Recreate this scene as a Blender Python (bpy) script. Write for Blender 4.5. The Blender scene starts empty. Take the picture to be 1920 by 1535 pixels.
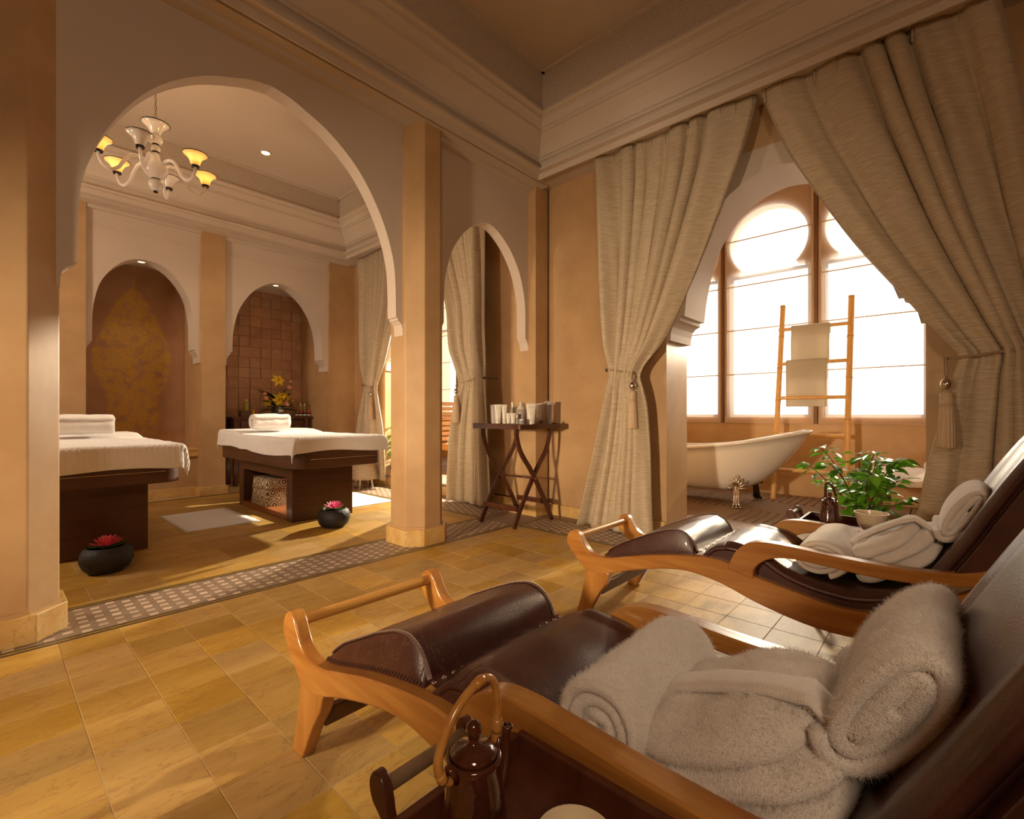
import bpy, bmesh, math, random
from mathutils import Vector, Matrix, noise
R = random.Random(7)
PI = math.pi
S = bpy.context.scene
COL = S.collection
# ------------------------------------------------------------------ camera, sky, lights, exposure
cam = bpy.data.cameras.new('camera'); camo = bpy.data.objects.new('camera', cam); COL.objects.link(camo)
cam.sensor_width = 36.0; cam.lens = 36.0 * 901.0 / 1920.0; cam.shift_y = 7.5 / 1920.0; cam.clip_start = 0.02
camo.location = (0, 0, 1.0); camo.rotation_euler = (PI / 2, 0, math.radians(42.305 - 90)); S.camera = camo
S.view_settings.view_transform = 'Standard'; S.view_settings.look = 'None'; S.view_settings.gamma = 1
S.view_settings.use_curve_mapping = False; S.view_settings.exposure = 0.25
S.cycles.max_bounces = 8; S.cycles.diffuse_bounces = 5; S.cycles.transparent_max_bounces = 16
S.cycles.caustics_reflective = False; S.cycles.caustics_refractive = False; S.cycles.sample_clamp_indirect = 6
W = bpy.data.worlds.new('sky'); S.world = W; W.use_nodes = True
wn = W.node_tree.nodes; wn['Background'].inputs[0].default_value = (0.93, 0.96, 1.0, 1); wn['Background'].inputs[1].default_value = 3.6
def lamp(kind, loc, rot, energy, color, **kw):
    l = bpy.data.lights.new(kind.lower() + '_light', kind); l.energy = energy; l.color = color
    for k, v in kw.items(): setattr(l, k, v)
    o = bpy.data.objects.new(kind.lower() + '_light', l); COL.objects.link(o); o.location = loc
    if rot is not None: o.rotation_euler = rot
    return o
def aim(loc, to): return (Vector(to) - Vector(loc)).to_track_quat('-Z', 'Y').to_euler()
# low morning sun from the window side
sd = Vector((-1, 0.13, -0.475)); sun = lamp('SUN', (9, 0, 5), sd.to_track_quat('-Z', 'Y').to_euler(), 5.0, (1.0, 0.86, 0.66), angle=math.radians(1.5))
# photographic lamps standing in the two window bays, shining into the rooms
for p_, to_, e_, r_ in (((5.95, 1.42, 1.95), (1.6, 1.75, 0.2), 230.0, 0.16), ((5.9, 5.15, 2.0), (2.0, 4.95, 0.3), 1500.0, 0.035)):
    lamp('SPOT', p_, aim(p_, to_), e_, (1.0, 0.84, 0.62), spot_size=math.radians(62), spot_blend=0.35, shadow_soft_size=r_)
# warm lamp out of view left of the camera, then two added fills
L1 = (-2.2, 1.65, 1.2)
lamp('AREA', L1, aim(L1, (3.7, 2.75, 0.72)), 25.0, (1.0, 0.74, 0.48), shape='DISK', size=0.3, spread=math.radians(64))
L2 = (-1.1, -1.2, 2.3)  # unseen fill added to brighten the towels and robes near the camera
lamp('AREA', L2, aim(L2, (1.3, 0.3, 0.5)), 25.0, (1.0, 0.74, 0.50), shape='DISK', size=0.7)
L3 = (-1.6, 4.8, 2.3)  # unseen fill added to brighten the treatment room
lamp('AREA', L3, aim(L3, (2.2, 5.6, 1.2)), 42.0, (1.0, 0.78, 0.56), shape='DISK', size=0.6)
# sky portals at the two window bays
for yc in (1.05, 4.9):
    p = lamp('AREA', (6.55, yc, 2.2), (0, PI / 2, 0), 1.0, (1, 1, 1), shape='RECTANGLE', size=3.0, size_y=3.4); p.data.cycles.is_portal = True
# ------------------------------------------------------------------ materials
MATS = {}
def mat(name, col, rough=0.5, metal=0.0, col2=None, scale=4.0, detail=6.0, bump=0.0, bscale=None, coords='obj', rnd=0.0, stretch=(1, 1, 1), spec=0.5, sheen=0.0, transl=0.0, coat=0.0, contrast=(0.35, 0.65), trans=0.0):
    if name in MATS: return MATS[name]
    m = bpy.data.materials.new(name); m.use_nodes = True; MATS[name] = m
    nt = m.node_tree; N = nt.nodes; Lk = nt.links; b = N['Principled BSDF']
    b.inputs['Roughness'].default_value = rough; b.inputs['Metallic'].default_value = metal
    b.inputs['Specular IOR Level'].default_value = spec; b.inputs['Sheen Weight'].default_value = sheen
    b.inputs['Coat Weight'].default_value = coat; b.inputs['Coat Roughness'].default_value = 0.08
    b.inputs['Base Color'].default_value = (*col, 1)
    if trans: b.inputs['Transmission Weight'].default_value = trans
    vec = None
    if col2 is not None or bump:
        if coords == 'obj': tc = N.new('ShaderNodeTexCoord'); vec = tc.outputs['Object']
        else: tc = N.new('ShaderNodeNewGeometry'); vec = tc.outputs['Position']
        if rnd:
            oi = N.new('ShaderNodeObjectInfo'); ml = N.new('ShaderNodeMath'); ml.operation = 'MULTIPLY'; ml.inputs[1].default_value = 37.0
            Lk.new(oi.outputs['Random'], ml.inputs[0]); ad = N.new('ShaderNodeVectorMath'); ad.operation = 'ADD'
            Lk.new(vec, ad.inputs[0]); Lk.new(ml.outputs[0], ad.inputs[1]); vec = ad.outputs[0]
        mp = N.new('ShaderNodeMapping'); mp.inputs['Scale'].default_value = stretch; Lk.new(vec, mp.inputs[0]); vec = mp.outputs[0]
    last = None
    if col2 is not None:
        nz = N.new('ShaderNodeTexNoise'); nz.inputs['Scale'].default_value = scale; nz.inputs['Detail'].default_value = detail; nz.inputs['Roughness'].default_value = 0.62
        Lk.new(vec, nz.inputs['Vector'])
        cr = N.new('ShaderNodeValToRGB'); cr.color_ramp.elements[0].position = contrast[0]; cr.color_ramp.elements[1].position = contrast[1]
        cr.color_ramp.elements[0].color = (*col, 1); cr.color_ramp.elements[1].color = (*col2, 1)
        Lk.new(nz.outputs[0], cr.inputs[0]); last = cr.outputs[0]
        if rnd:
            hs = N.new('ShaderNodeHueSaturation'); mr = N.new('ShaderNodeMapRange'); mr.inputs[3].default_value = 1 - rnd; mr.inputs[4].default_value = 1 + rnd
            geo = N.new('ShaderNodeNewGeometry'); sm = N.new('ShaderNodeMath'); sm.operation = 'ADD'; fr = N.new('ShaderNodeMath'); fr.operation = 'FRACT'
            Lk.new(oi.outputs['Random'], sm.inputs[0]); Lk.new(geo.outputs['Random Per Island'], sm.inputs[1]); Lk.new(sm.outputs[0], fr.inputs[0])
            Lk.new(fr.outputs[0], mr.inputs[0]); Lk.new(mr.outputs[0], hs.inputs['Value']); m2 = N.new('ShaderNodeMapRange'); m2.inputs[3].default_value = 1.08; m2.inputs[4].default_value = 1 - rnd * .6; f2 = N.new('ShaderNodeMath'); f2.operation = 'MULTIPLY'; f2.inputs[1].default_value = 7.3; Lk.new(fr.outputs[0], f2.inputs[0]); f3 = N.new('ShaderNodeMath'); f3.operation = 'FRACT'; Lk.new(f2.outputs[0], f3.inputs[0]); Lk.new(f3.outputs[0], m2.inputs[0]); Lk.new(m2.outputs[0], hs.inputs['Saturation']); Lk.new(last, hs.inputs['Color']); last = hs.outputs[0]
        Lk.new(last, b.inputs['Base Color'])
    if bump:
        nb = N.new('ShaderNodeTexNoise'); nb.inputs['Scale'].default_value = bscale or scale * 4; nb.inputs['Detail'].default_value = 5
        Lk.new(vec, nb.inputs['Vector']); bp = N.new('ShaderNodeBump'); bp.inputs['Strength'].default_value = min(1, bump); bp.inputs['Distance'].default_value = 0.01 * max(1, bump)
        Lk.new(nb.outputs[0], bp.inputs['Height']); Lk.new(bp.outputs[0], b.inputs['Normal'])
    if transl:
        tr = N.new('ShaderNodeBsdfTranslucent'); mx = N.new('ShaderNodeMixShader'); mx.inputs[0].default_value = transl
        if last is not None: Lk.new(last, tr.inputs[0])
        else: tr.inputs[0].default_value = (*col, 1)
        Lk.new(b.outputs[0], mx.inputs[1]); Lk.new(tr.outputs[0], mx.inputs[2]); Lk.new(mx.outputs[0], N['Material Output'].inputs[0])
    return m
TAN = mat('tadelakt', (0.47, 0.295, 0.145), 0.42, col2=(0.57, 0.375, 0.195), scale=2.2, bump=0.15, bscale=7, coords='w', spec=0.4)
ORG = mat('orange_tadelakt', (0.58, 0.345, 0.14), 0.4, col2=(0.70, 0.45, 0.20), scale=2.5, bump=0.2, bscale=9, coords='w', spec=0.4)
PLA = mat('white_plaster', (0.62, 0.53, 0.45), 0.8, col2=(0.66, 0.57, 0.49), scale=1.5, coords='w')
CEI = mat('ceiling_plaster', (0.60, 0.51, 0.42), 0.85, col2=(0.64, 0.55, 0.46), scale=1.0, coords='w')
FRZ = mat('carved_frieze', (0.50, 0.42, 0.34), 0.85, col2=(0.62, 0.53, 0.44), scale=60, bump=0.8, bscale=70, coords='w')
def veined(name, ca, cb, vein, rough, rnd, sc=3.0):
    m = mat(name, ca, rough, col2=cb, scale=sc, detail=8, coords='obj', rnd=rnd, stretch=(1, 2.6, 1), coat=0.04, contrast=(0.3, 0.7))
    nt = m.node_tree; N = nt.nodes; Lk = nt.links; b = N['Principled BSDF']
    src = b.inputs['Base Color'].links[0].from_socket; mp = [n for n in N if n.type == 'MAPPING'][0]
    n1 = N.new('ShaderNodeTexNoise'); n1.inputs['Scale'].default_value = sc * 1.6; n1.inputs['Detail'].default_value = 9; n1.inputs['Roughness'].default_value = 0.6; n1.inputs['Distortion'].default_value = 0.8
    Lk.new(mp.outputs[0], n1.inputs['Vector'])
    cr = N.new('ShaderNodeValToRGB'); e = cr.color_ramp.elements; e[0].position = 0.482; e[0].color = (0, 0, 0, 1); e[1].position = 0.518; e[1].color = (0, 0, 0, 1)
    k = cr.color_ramp.elements.new(0.50); k.color = (1, 1, 1, 1)
    Lk.new(n1.outputs[0], cr.inputs[0]); mu = N.new('ShaderNodeMath'); mu.operation = 'MULTIPLY'; mu.inputs[1].default_value = 0.42; Lk.new(cr.outputs[0], mu.inputs[0])
    mx = N.new('ShaderNodeMixRGB'); mx.inputs[2].default_value = (*vein, 1); Lk.new(mu.outputs[0], mx.inputs[0]); Lk.new(src, mx.inputs[1]); Lk.new(mx.outputs[0], b.inputs['Base Color'])
    return m
MAR = veined('yellow_marble', (0.42, 0.235, 0.045), (0.56, 0.36, 0.10), (0.22, 0.095, 0.035), 0.48, 0.18)
MARB = veined('skirting_marble', (0.60, 0.34, 0.085), (0.72, 0.52, 0.23), (0.30, 0.13, 0.04), 0.35, 0.0, 6.0)
GRT = mat('pale_grout', (0.50, 0.36, 0.19), 0.8)
MOS = mat('taupe_mosaic', (0.235, 0.16, 0.105), 0.5, col2=(0.28, 0.20, 0.14), scale=12, coords='w')
MOL = mat('light_mosaic', (0.50, 0.38, 0.28), 0.4, col2=(0.60, 0.47, 0.36), scale=20, coords='w', rnd=0.2)
MOD = mat('dark_mosaic', (0.05, 0.028, 0.022), 0.4)
MOY = mat('olive_mosaic', (0.33, 0.22, 0.03), 0.4, col2=(0.22, 0.13, 0.03), scale=25, coords='w')
NIT = mat('niche_tile', (0.42, 0.225, 0.125), 0.6, col2=(0.52, 0.30, 0.17), scale=7, coords='obj', rnd=0.10, bump=0.3, bscale=25)
def wood(name, a, b_, rough=0.3, axis=(1, 14, 14), coat=0.3, sc=2.2, bump=0.05): return mat(name, a, rough, col2=b_, scale=sc, detail=7, stretch=axis, coat=coat, bump=bump, bscale=9)
TEAKY = wood('teak_along_y', (0.36, 0.135, 0.026), (0.55, 0.26, 0.06), 0.28, (10, 0.9, 10))
TEAKX = wood('teak_along_x', (0.44, 0.19, 0.04), (0.64, 0.34, 0.09), 0.22, (0.9, 12, 12), 0.5)
TEAKZ = wood('teak_along_z', (0.36, 0.135, 0.026), (0.53, 0.25, 0.06), 0.28, (10, 10, 0.9))
MAH = wood('mahogany', (0.055, 0.017, 0.008), (0.10, 0.032, 0.014), 0.3, (2, 2, 9), 0.3)
WEN = wood('dark_walnut', (0.07, 0.027, 0.012), (0.108, 0.042, 0.018), 0.42, (1, 1, 9), 0.1)
WENL = wood('walnut_inside', (0.25, 0.075, 0.02), (0.33, 0.11, 0.03), 0.45, (1, 1, 9), 0.0)
DKM = wood('dark_cherry', (0.065, 0.018, 0.009), (0.115, 0.033, 0.014), 0.35, (9, 9, 1.2), 0.2)
DECK = wood('deck_wood', (0.17, 0.105, 0.065), (0.33, 0.22, 0.14), 0.6, (1, 20, 20), 0.0, 3.0, 0.2)
BAM = mat('bamboo', (0.74, 0.40, 0.11), 0.35, col2=(0.86, 0.54, 0.20), scale=8, stretch=(6, 6, 0.6), coat=0.2)
BAMN = mat('bamboo_node', (0.45, 0.22, 0.06), 0.5)
CANE = mat('cane', (0.42, 0.17, 0.035), 0.25, col2=(0.60, 0.29, 0.07), scale=25, coat=0.5)
LEA = mat('brown_leather', (0.048, 0.014, 0.011), 0.34, col2=(0.085, 0.028, 0.02), scale=6, bump=0.10, bscale=260, coat=0.15, spec=0.5)
def _scr():
    nt = LEA.node_tree; N = nt.nodes; Lk = nt.links; b = N['Principled BSDF']; src = b.inputs['Base Color'].links[0].from_socket; mp = [n for n in N if n.type == 'MAPPING'][0]
    n1 = N.new('ShaderNodeTexNoise'); n1.inputs['Scale'].default_value = 9; n1.inputs['Detail'].default_value = 3; n1.inputs['Distortion'].default_value = 2.5; Lk.new(mp.outputs[0], n1.inputs[0])
    cr = N.new('ShaderNodeValToRGB'); e = cr.color_ramp.elements; e[0].position = .492; e[0].color = (0, 0, 0, 1); e[1].position = .508; e[1].color = (0, 0, 0, 1); k = cr.color_ramp.elements.new(.5); k.color = (1, 1, 1, 1); Lk.new(n1.outputs[0], cr.inputs[0])
    n2 = N.new('ShaderNodeTexNoise'); n2.inputs['Scale'].default_value = 3.5; Lk.new(mp.outputs[0], n2.inputs[0]); mr = N.new('ShaderNodeMapRange'); mr.inputs[1].default_value = .52; mr.inputs[2].default_value = .68; Lk.new(n2.outputs[0], mr.inputs[0])
    mu = N.new('ShaderNodeMath'); mu.operation = 'MULTIPLY'; Lk.new(cr.outputs[0], mu.inputs[0]); Lk.new(mr.outputs[0], mu.inputs[1]); m2 = N.new('ShaderNodeMath'); m2.operation = 'MULTIPLY'; m2.inputs[1].default_value = .6; Lk.new(mu.outputs[0], m2.inputs[0])
    mx = N.new('ShaderNodeMixRGB'); mx.inputs[2].default_value = (.26, .15, .11, 1); Lk.new(m2.outputs[0], mx.inputs[0]); Lk.new(src, mx.inputs[1]); Lk.new(mx.outputs[0], b.inputs['Base Color'])
_scr()
STI = mat('leather_stitch', (0.07, 0.03, 0.02), 0.5); LACE = mat('pale_lacing', (0.42, 0.28, 0.2), 0.5)
BRA = mat('brass_eyelet', (0.75, 0.62, 0.5), 0.25, 1.0)
TOW = mat('towel_terry', (0.86, 0.80, 0.74), 0.95, col2=(0.90, 0.85, 0.80), scale=30, bump=.45, bscale=420, sheen=0.5)
ROB = mat('robe_terry', (0.84, 0.77, 0.71), 0.95, col2=(0.89, 0.83, 0.78), scale=18, bump=.45, bscale=420, sheen=0.6)
LIN = mat('white_linen', (0.80, 0.77, 0.76), 0.9, col2=(0.84, 0.81, 0.80), scale=8, bump=0.4, bscale=150)
TWB = mat('backlit_towel', (0.80, 0.74, 0.62), 0.95, bump=0.8, bscale=180, transl=0.35)
CUR = mat('curtain_silk', (0.50, 0.395, 0.255), 0.45, col2=(0.74, 0.625, 0.45), scale=9, detail=9, stretch=(1, 1.5, 24), bump=0.3, bscale=20, sheen=0.3, transl=0.16)
TAS = mat('tassel_thread', (0.52, 0.38, 0.24), 0.6, col2=(0.66, 0.50, 0.33), scale=30, stretch=(8, 8, 1)); CORD = mat('tie_cord', (0.38, 0.26, 0.16), 0.6)
SIL = mat('silver', (0.62, 0.56, 0.50), 0.16, 1.0); IRON = mat('black_iron', (0.02, 0.014, 0.012), 0.4)
ENA = mat('white_enamel', (0.80, 0.76, 0.70), 0.16, coat=0.6); CER = mat('cream_ceramic', (0.72, 0.60, 0.42), 0.25, coat=0.4)
POTM = mat('black_stone', (0.008, 0.007, 0.009), 0.6, col2=(0.018, 0.016, 0.02), scale=30, bump=0.5, bscale=60)
TEAP = mat('glazed_brown_clay', (0.045, 0.012, 0.006), 0.12, col2=(0.09, 0.022, 0.01), scale=14, coat=0.8, bump=0.35, bscale=25)
LEAF = mat('leaf_green', (0.06, 0.24, 0.012), 0.3, col2=(0.22, 0.52, 0.035), scale=3, coords='w', transl=0.35, contrast=(.4, .6)); LEAD = mat('leaf_dark', (0.012, 0.05, 0.008), 0.35, transl=0.15)
STEM = mat('stem_brown', (0.12, 0.07, 0.03), 0.7)
PNK = mat('lotus_petal', (0.85, 0.07, 0.16), 0.5, col2=(0.95, 0.28, 0.40), scale=9, transl=0.2); YEL = mat('lily_petal', (0.85, 0.58, 0.02), 0.5, transl=0.2); PCH = mat('rose_petal', (0.85, 0.45, 0.3), 0.5)
PLW = mat('tube_white', (0.70, 0.66, 0.58), 0.3); PRN = mat('tube_print', (0.22, 0.24, 0.18), 0.5); GRY = mat('tube_grey', (0.40, 0.34, 0.32), 0.35)
OIL = mat('oil_glass', (0.62, 0.52, 0.10), 0.08, spec=0.7, trans=0.4); CLR = mat('clear_plastic', (0.8, 0.78, 0.72), 0.1, trans=0.6); RED = mat('red_wax', (0.6, 0.03, 0.04), 0.4); VAS = mat('dark_glass', (0.06, 0.08, 0.06), 0.1)
OPAL = mat('opal_glass', (0.92, 0.89, 0.87), 0.15, coat=0.6, transl=0.45); RIM = mat('black_glass_rim', (0.012, 0.008, 0.008), 0.2); CHN = mat('chain_metal', (0.3, 0.2, 0.1), 0.35, 0.8)
BLF = mat('oatmeal_base', (0.62, 0.45, 0.3), 0.6)
def emis(name, col, st):
    m = bpy.data.materials.new(name); m.use_nodes = True; n = m.node_tree.nodes; b = n['Principled BSDF']
    b.inputs['Base Color'].default_value = (*col, 1); b.inputs['Emission Color'].default_value = (*col, 1); b.inputs['Emission Strength'].default_value = st; return m
BULB = emis('lit_bulb', (1.0, 0.62, 0.22), 9.0); DLM = emis('lit_downlight', (1.0, 0.80, 0.42), 3.5)
LSH = mat('lit_opal_shade', (0.92, 0.78, 0.52), 0.2, transl=0.65)  # copy of the opal glass with the bulb's warm glow put into its colour
def sheer(name, col, clear):
    m = bpy.data.materials.new(name); m.use_nodes = True; nt = m.node_tree; N = nt.nodes; Lk = nt.links; N.remove(N['Principled BSDF'])
    d = N.new('ShaderNodeBsdfDiffuse'); t = N.new('ShaderNodeBsdfTranslucent'); p = N.new('ShaderNodeBsdfTransparent')
    d.inputs[0].default_value = (*col, 1); t.inputs[0].default_value = (*[min(1, c * 1.15) for c in col], 1); p.inputs[0].default_value = (*[min(1, c * 1.15) for c in col], 1)
    a = N.new('ShaderNodeMixShader'); a.inputs[0].default_value = 0.42; Lk.new(d.outputs[0], a.inputs[1]); Lk.new(t.outputs[0], a.inputs[2])
    c = N.new('ShaderNodeMixShader'); c.inputs[0].default_value = clear; Lk.new(a.outputs[0], c.inputs[1]); Lk.new(p.outputs[0], c.inputs[2]); Lk.new(c.outputs[0], N['Material Output'].inputs[0]); return m
BLI = sheer('sheer_blind', (0.86, 0.76, 0.62), 0.45); BLM = sheer('thin_blind', (0.88, 0.82, 0.74), 0.75)
GLS = bpy.data.materials.new('window_glass'); GLS.use_nodes = True
def _g():
    nt = GLS.node_tree; N = nt.nodes; N.remove(N['Principled BSDF']); t = N.new('ShaderNodeBsdfTransparent'); g = N.new('ShaderNodeBsdfGlossy'); g.inputs['Roughness'].default_value = 0.02
    m = N.new('ShaderNodeMixShader'); m.inputs[0].default_value = 0.06; nt.links.new(t.outputs[0], m.inputs[1]); nt.links.new(g.outputs[0], m.inputs[2]); nt.links.new(m.outputs[0], N['Material Output'].inputs[0])
_g()
# ------------------------------------------------------------------ mesh helpers
def obj(name, bm, m, parent=None, loc=(0, 0, 0), smooth=False, rot=None, bev=0.0, kind=None, label=None, sub=0, recalc=True):
    if recalc: bmesh.ops.recalc_face_normals(bm, faces=bm.faces)
    me = bpy.data.meshes.new(name); bm.to_mesh(me); bm.free()
    for mm in (m if isinstance(m, (list, tuple)) else [m]): me.materials.append(mm)
    if smooth:
        for p in me.polygons: p.use_smooth = True
        if smooth != 'all': 
            try: me.set_sharp_from_angle(angle=math.radians(40))
            except Exception: pass
    o = bpy.data.objects.new(name, me); COL.objects.link(o); o.location = loc
    if rot: o.rotation_euler = rot
    if parent is not None: o.parent = parent
    if bev: b = o.modifiers.new('bevel', 'BEVEL'); b.width = bev; b.segments = 2; b.limit_method = 'ANGLE'
    if sub: s = o.modifiers.new('subd', 'SUBSURF'); s.levels = sub; s.render_levels = sub
    if kind: o['kind'] = kind
    if label: o['label'] = label
    return o
def tag(o, label, cat, group=None):
    o['label'] = label; o['category'] = cat
    if group: o['group'] = group
    return o
def thing(name, label, cat, loc=(0, 0, 0), rz=0.0, group=None):
    o = bpy.data.objects.new(name, None); COL.objects.link(o); o.location = loc; o.rotation_euler = (0, 0, rz); o.empty_display_size = 0.1
    return tag(o, label, cat, group)
def copy_tree(o, parent=None):
    c = o.copy(); COL.objects.link(c)
    if parent is not None: c.parent = parent
    for ch in list(o.children): copy_tree(ch, c)
    return c
def B(): return bmesh.new()
def box(bm, x0, x1, y0, y1, z0, z1, mi=0):
    v = [bm.verts.new((x, y, z)) for x in (x0, x1) for y in (y0, y1) for z in (z0, z1)]
    for f in ((0, 1, 3, 2), (4, 6, 7, 5), (0, 4, 5, 1), (2, 3, 7, 6), (0, 2, 6, 4), (1, 5, 7, 3)):
        bm.faces.new([v[i] for i in f]).material_index = mi
    return bm
def bx(*a): return box(B(), *a)
def prism(bm, poly, axis, a, b, mi=0):
    def P(p, t): return {'x': (t, p[0], p[1]), 'y': (p[0], t, p[1]), 'z': (p[0], p[1], t)}[axis]
    v0 = [bm.verts.new(P(p, a)) for p in poly]; v1 = [bm.verts.new(P(p, b)) for p in poly]; n = len(poly)
    bm.faces.new(v0[::-1]).material_index = mi; bm.faces.new(v1).material_index = mi
    for i in range(n): bm.faces.new((v0[i], v0[(i + 1) % n], v1[(i + 1) % n], v1[i])).material_index = mi
    return bm
def lathe(bm, prof, c=(0, 0, 0), seg=24, wob=None, mi=0, sy=1.0):
    rings = []
    for r, z in prof:
        ring = []
        for i in range(seg):
            a = 2 * PI * i / seg; rr = r * (1 + (wob(a, z) if wob else 0)); ring.append(bm.verts.new((c[0] + rr * math.cos(a), c[1] + rr * math.sin(a) * sy, c[2] + z)))
        rings.append(ring)
    for k in range(len(rings) - 1):
        for i in range(seg): bm.faces.new((rings[k][i], rings[k][(i + 1) % seg], rings[k + 1][(i + 1) % seg], rings[k + 1][i])).material_index = mi
    if prof[0][0] > 1e-4: bm.faces.new(rings[0][::-1]).material_index = mi
    if prof[-1][0] > 1e-4: bm.faces.new(rings[-1]).material_index = mi
    return bm
def tube(bm, pts, rad, seg=8, closed=False, cap=True, mi=0):
    pts = [Vector(p) for p in pts]; n = len(pts); rings = []
    up = Vector((0, 0, 1)); prev = None
    for i in range(n):
        d = (pts[(i + 1) % n] - pts[i - 1]) if closed else (pts[min(i + 1, n - 1)] - pts[max(i - 1, 0)])
        d.normalize()
        a = prev if prev is not None else (up if abs(d.dot(up)) < 0.9 else Vector((1, 0, 0)))
        s = d.cross(a)
        if s.length < 1e-5: s = d.cross(Vector((1, 0, 0)))
        s.normalize(); t = s.cross(d).normalized(); prev = t
        r = rad[i] if isinstance(rad, (list, tuple)) else rad
        rings.append([bm.verts.new(pts[i] + (s * math.cos(2 * PI * k / seg) + t * math.sin(2 * PI * k / seg)) * r) for k in range(seg)])
    m = n if closed else n - 1
    for i in range(m):
        for k in range(seg): bm.faces.new((rings[i][k], rings[i][(k + 1) % seg], rings[(i + 1) % n][(k + 1) % seg], rings[(i + 1) % n][k])).material_index = mi
    if cap and not closed: bm.faces.new(rings[0][::-1]).material_index = mi; bm.faces.new(rings[-1]).material_index = mi
    return bm
def grid(bm, f, nu, nv, wrap=False, mi=0):
    g = [[bm.verts.new(f(i / nu, j / nv)) for j in range(nv + 1)] for i in range(nu if wrap else nu + 1)]
    for i in range(nu):
        for j in range(nv):
            a, b = g[i], g[(i + 1) % len(g)]
            bm.faces.new((a[j], b[j], b[j + 1], a[j + 1])).material_index = mi
    return g
def blob(bm, c, r, seg=12, rings=8, mi=0, rot=None):
    def f(u, v):
        a = 2 * PI * u; b = PI * (v - 0.5); p = Vector((r[0] * math.cos(b) * math.cos(a), r[1] * math.cos(b) * math.sin(a), r[2] * math.sin(b)))
        if rot is not None: p = rot @ p
        return Vector(c) + p
    grid(bm, f, seg, rings, True, mi); bmesh.ops.remove_doubles(bm, verts=bm.verts, dist=1e-6); return bm
def cat(P, n=6, closed=False):
    """catmull-rom through points of any dimension"""
    out = []; m = len(P)
    for i in range(m if closed else m - 1):
        p = [P[(i + k) % m] if closed else P[max(0, min(m - 1, i + k))] for k in (-1, 0, 1, 2)]
        for j in range(n):
            t = j / n
            out.append(tuple(0.5 * (2 * p[1][k] + (p[2][k] - p[0][k]) * t + (2 * p[0][k] - 5 * p[1][k] + 4 * p[2][k] - p[3][k]) * t * t + (3 * p[1][k] - p[0][k] - 3 * p[2][k] + p[3][k]) * t ** 3) for k in range(len(p[0]))))
    if not closed: out.append(tuple(P[-1]))
    return out
def nz(p, s=1.0): return noise.noise(Vector(p) * s)
def lerp(a, b, t): return a + (b - a) * t
def interp(P, t):
    if t <= P[0][0]: return P[0][1:]
    for a, b in zip(P, P[1:]):
        if t <= b[0]:
            k = (t - a[0]) / (b[0] - a[0]); k = k * k * (3 - 2 * k) if False else k
            return tuple(lerp(x, y, k) for x, y in zip(a[1:], b[1:]))
    return P[-1][1:]
# ------------------------------------------------------------------ the setting
def S_(o): o['kind'] = 'structure'; return o
GX0, GX1 = -3.0, 3.2; GY0 = -2.6
def near_first(cells):       # cells: (x, y, ...) sorted by apparent size
    return sorted(cells, key=lambda c: c[0] ** 2 + c[1] ** 2)
def in_view(x, y, z=0.0, m=120):
    d = x * 0.7396 + y * 0.6731
    if d < 0.25: return False
    px = 960 + 901 * (x * 0.6731 - y * 0.7396) / d; py = 775 - 901 * (z - 1) / d
    return -m < px < 1920 + m and -m < py < 1535 + m
TM = {}
def tile_mesh(w, h, t, m, key, bev=0.0015):
    k = (round(w, 4), round(h, 4), key)
    if k not in TM:
        bm = B(); e = bev; a, b = w / 2, h / 2
        lo = [(-a, -b, 0), (a, -b, 0), (a, b, 0), (-a, b, 0)]; hi = [(-a, -b, t - e), (a, -b, t - e), (a, b, t - e), (-a, b, t - e)]; tp = [(-a + e, -b + e, t), (a - e, -b + e, t), (a - e, b - e, t), (-a + e, b - e, t)]
        L = [[bm.verts.new(p) for p in q] for q in (lo, hi, tp)]
        for q in (0, 1):
            for i in range(4): bm.faces.new((L[q][i], L[q][(i + 1) % 4], L[q + 1][(i + 1) % 4], L[q + 1][i]))
        bm.faces.new(L[2])
        me = bpy.data.meshes.new(key); bm.to_mesh(me); bm.free(); me.materials.append(m); TM[k] = me
    return TM[k]
def put(name, me, parent, loc, rot=None):
    o = bpy.data.objects.new(name, me); COL.objects.link(o); o.parent = parent; o.location = loc
    if rot: o.rotation_euler = rot
    return o
def joined(name, cells, m, parent, bev=0.0):
    """cells: (x0,x1,y0,y1,z0,z1) -> one mesh of separate slabs"""
    bm = B()
    for c in cells: box(bm, *c)
    return obj(name, bm, m, parent, kind='stuff')
# front floor
fl = S_(obj('floor', bx(-3.2, 3.76, -2.8, 2.865, -0.06, -0.001), GRT))
T = 0.205; cells = []
j = 0; y = 2.865
xs0 = 0.012
while y - T > GY0:
    i0 = int((GX0 - xs0) / T) - 1
    for i in range(i0, 60):
        x = xs0 + i * T
        if x + T > 3.19: break
        cells.append((x + T / 2, y - T / 2))
    x = xs0 + i * T
    y -= T; j += 1
vis = [c for c in near_first(cells) if in_view(*c)]; rest = set(cells) - set(vis[:299])
tm = tile_mesh(T - 0.0016, T - 0.0016, 0.006, MAR, 'tile')
for k, (x, y) in enumerate(vis[:299]):
    put('tile', tm, fl, (x, y, -0.006 + R.uniform(-0.0003, 0.0003)), (0, 0, R.choice((0, PI))))
joined('tiling', [(x - T / 2 + .0011, x + T / 2 - .0011, y - T / 2 + .0011, y + T / 2 - .0011, -0.006, 0.0) for x, y in rest], MAR, fl)
xe = max(c[0] for c in cells) + T / 2
joined('tile_edge', [(xe + .001, 3.189, GY0 + n * T, GY0 + n * T + T - .002, -.006, 0) for n in range(27) if GY0 + n * T + T < 2.865], MAR, fl)
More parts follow.
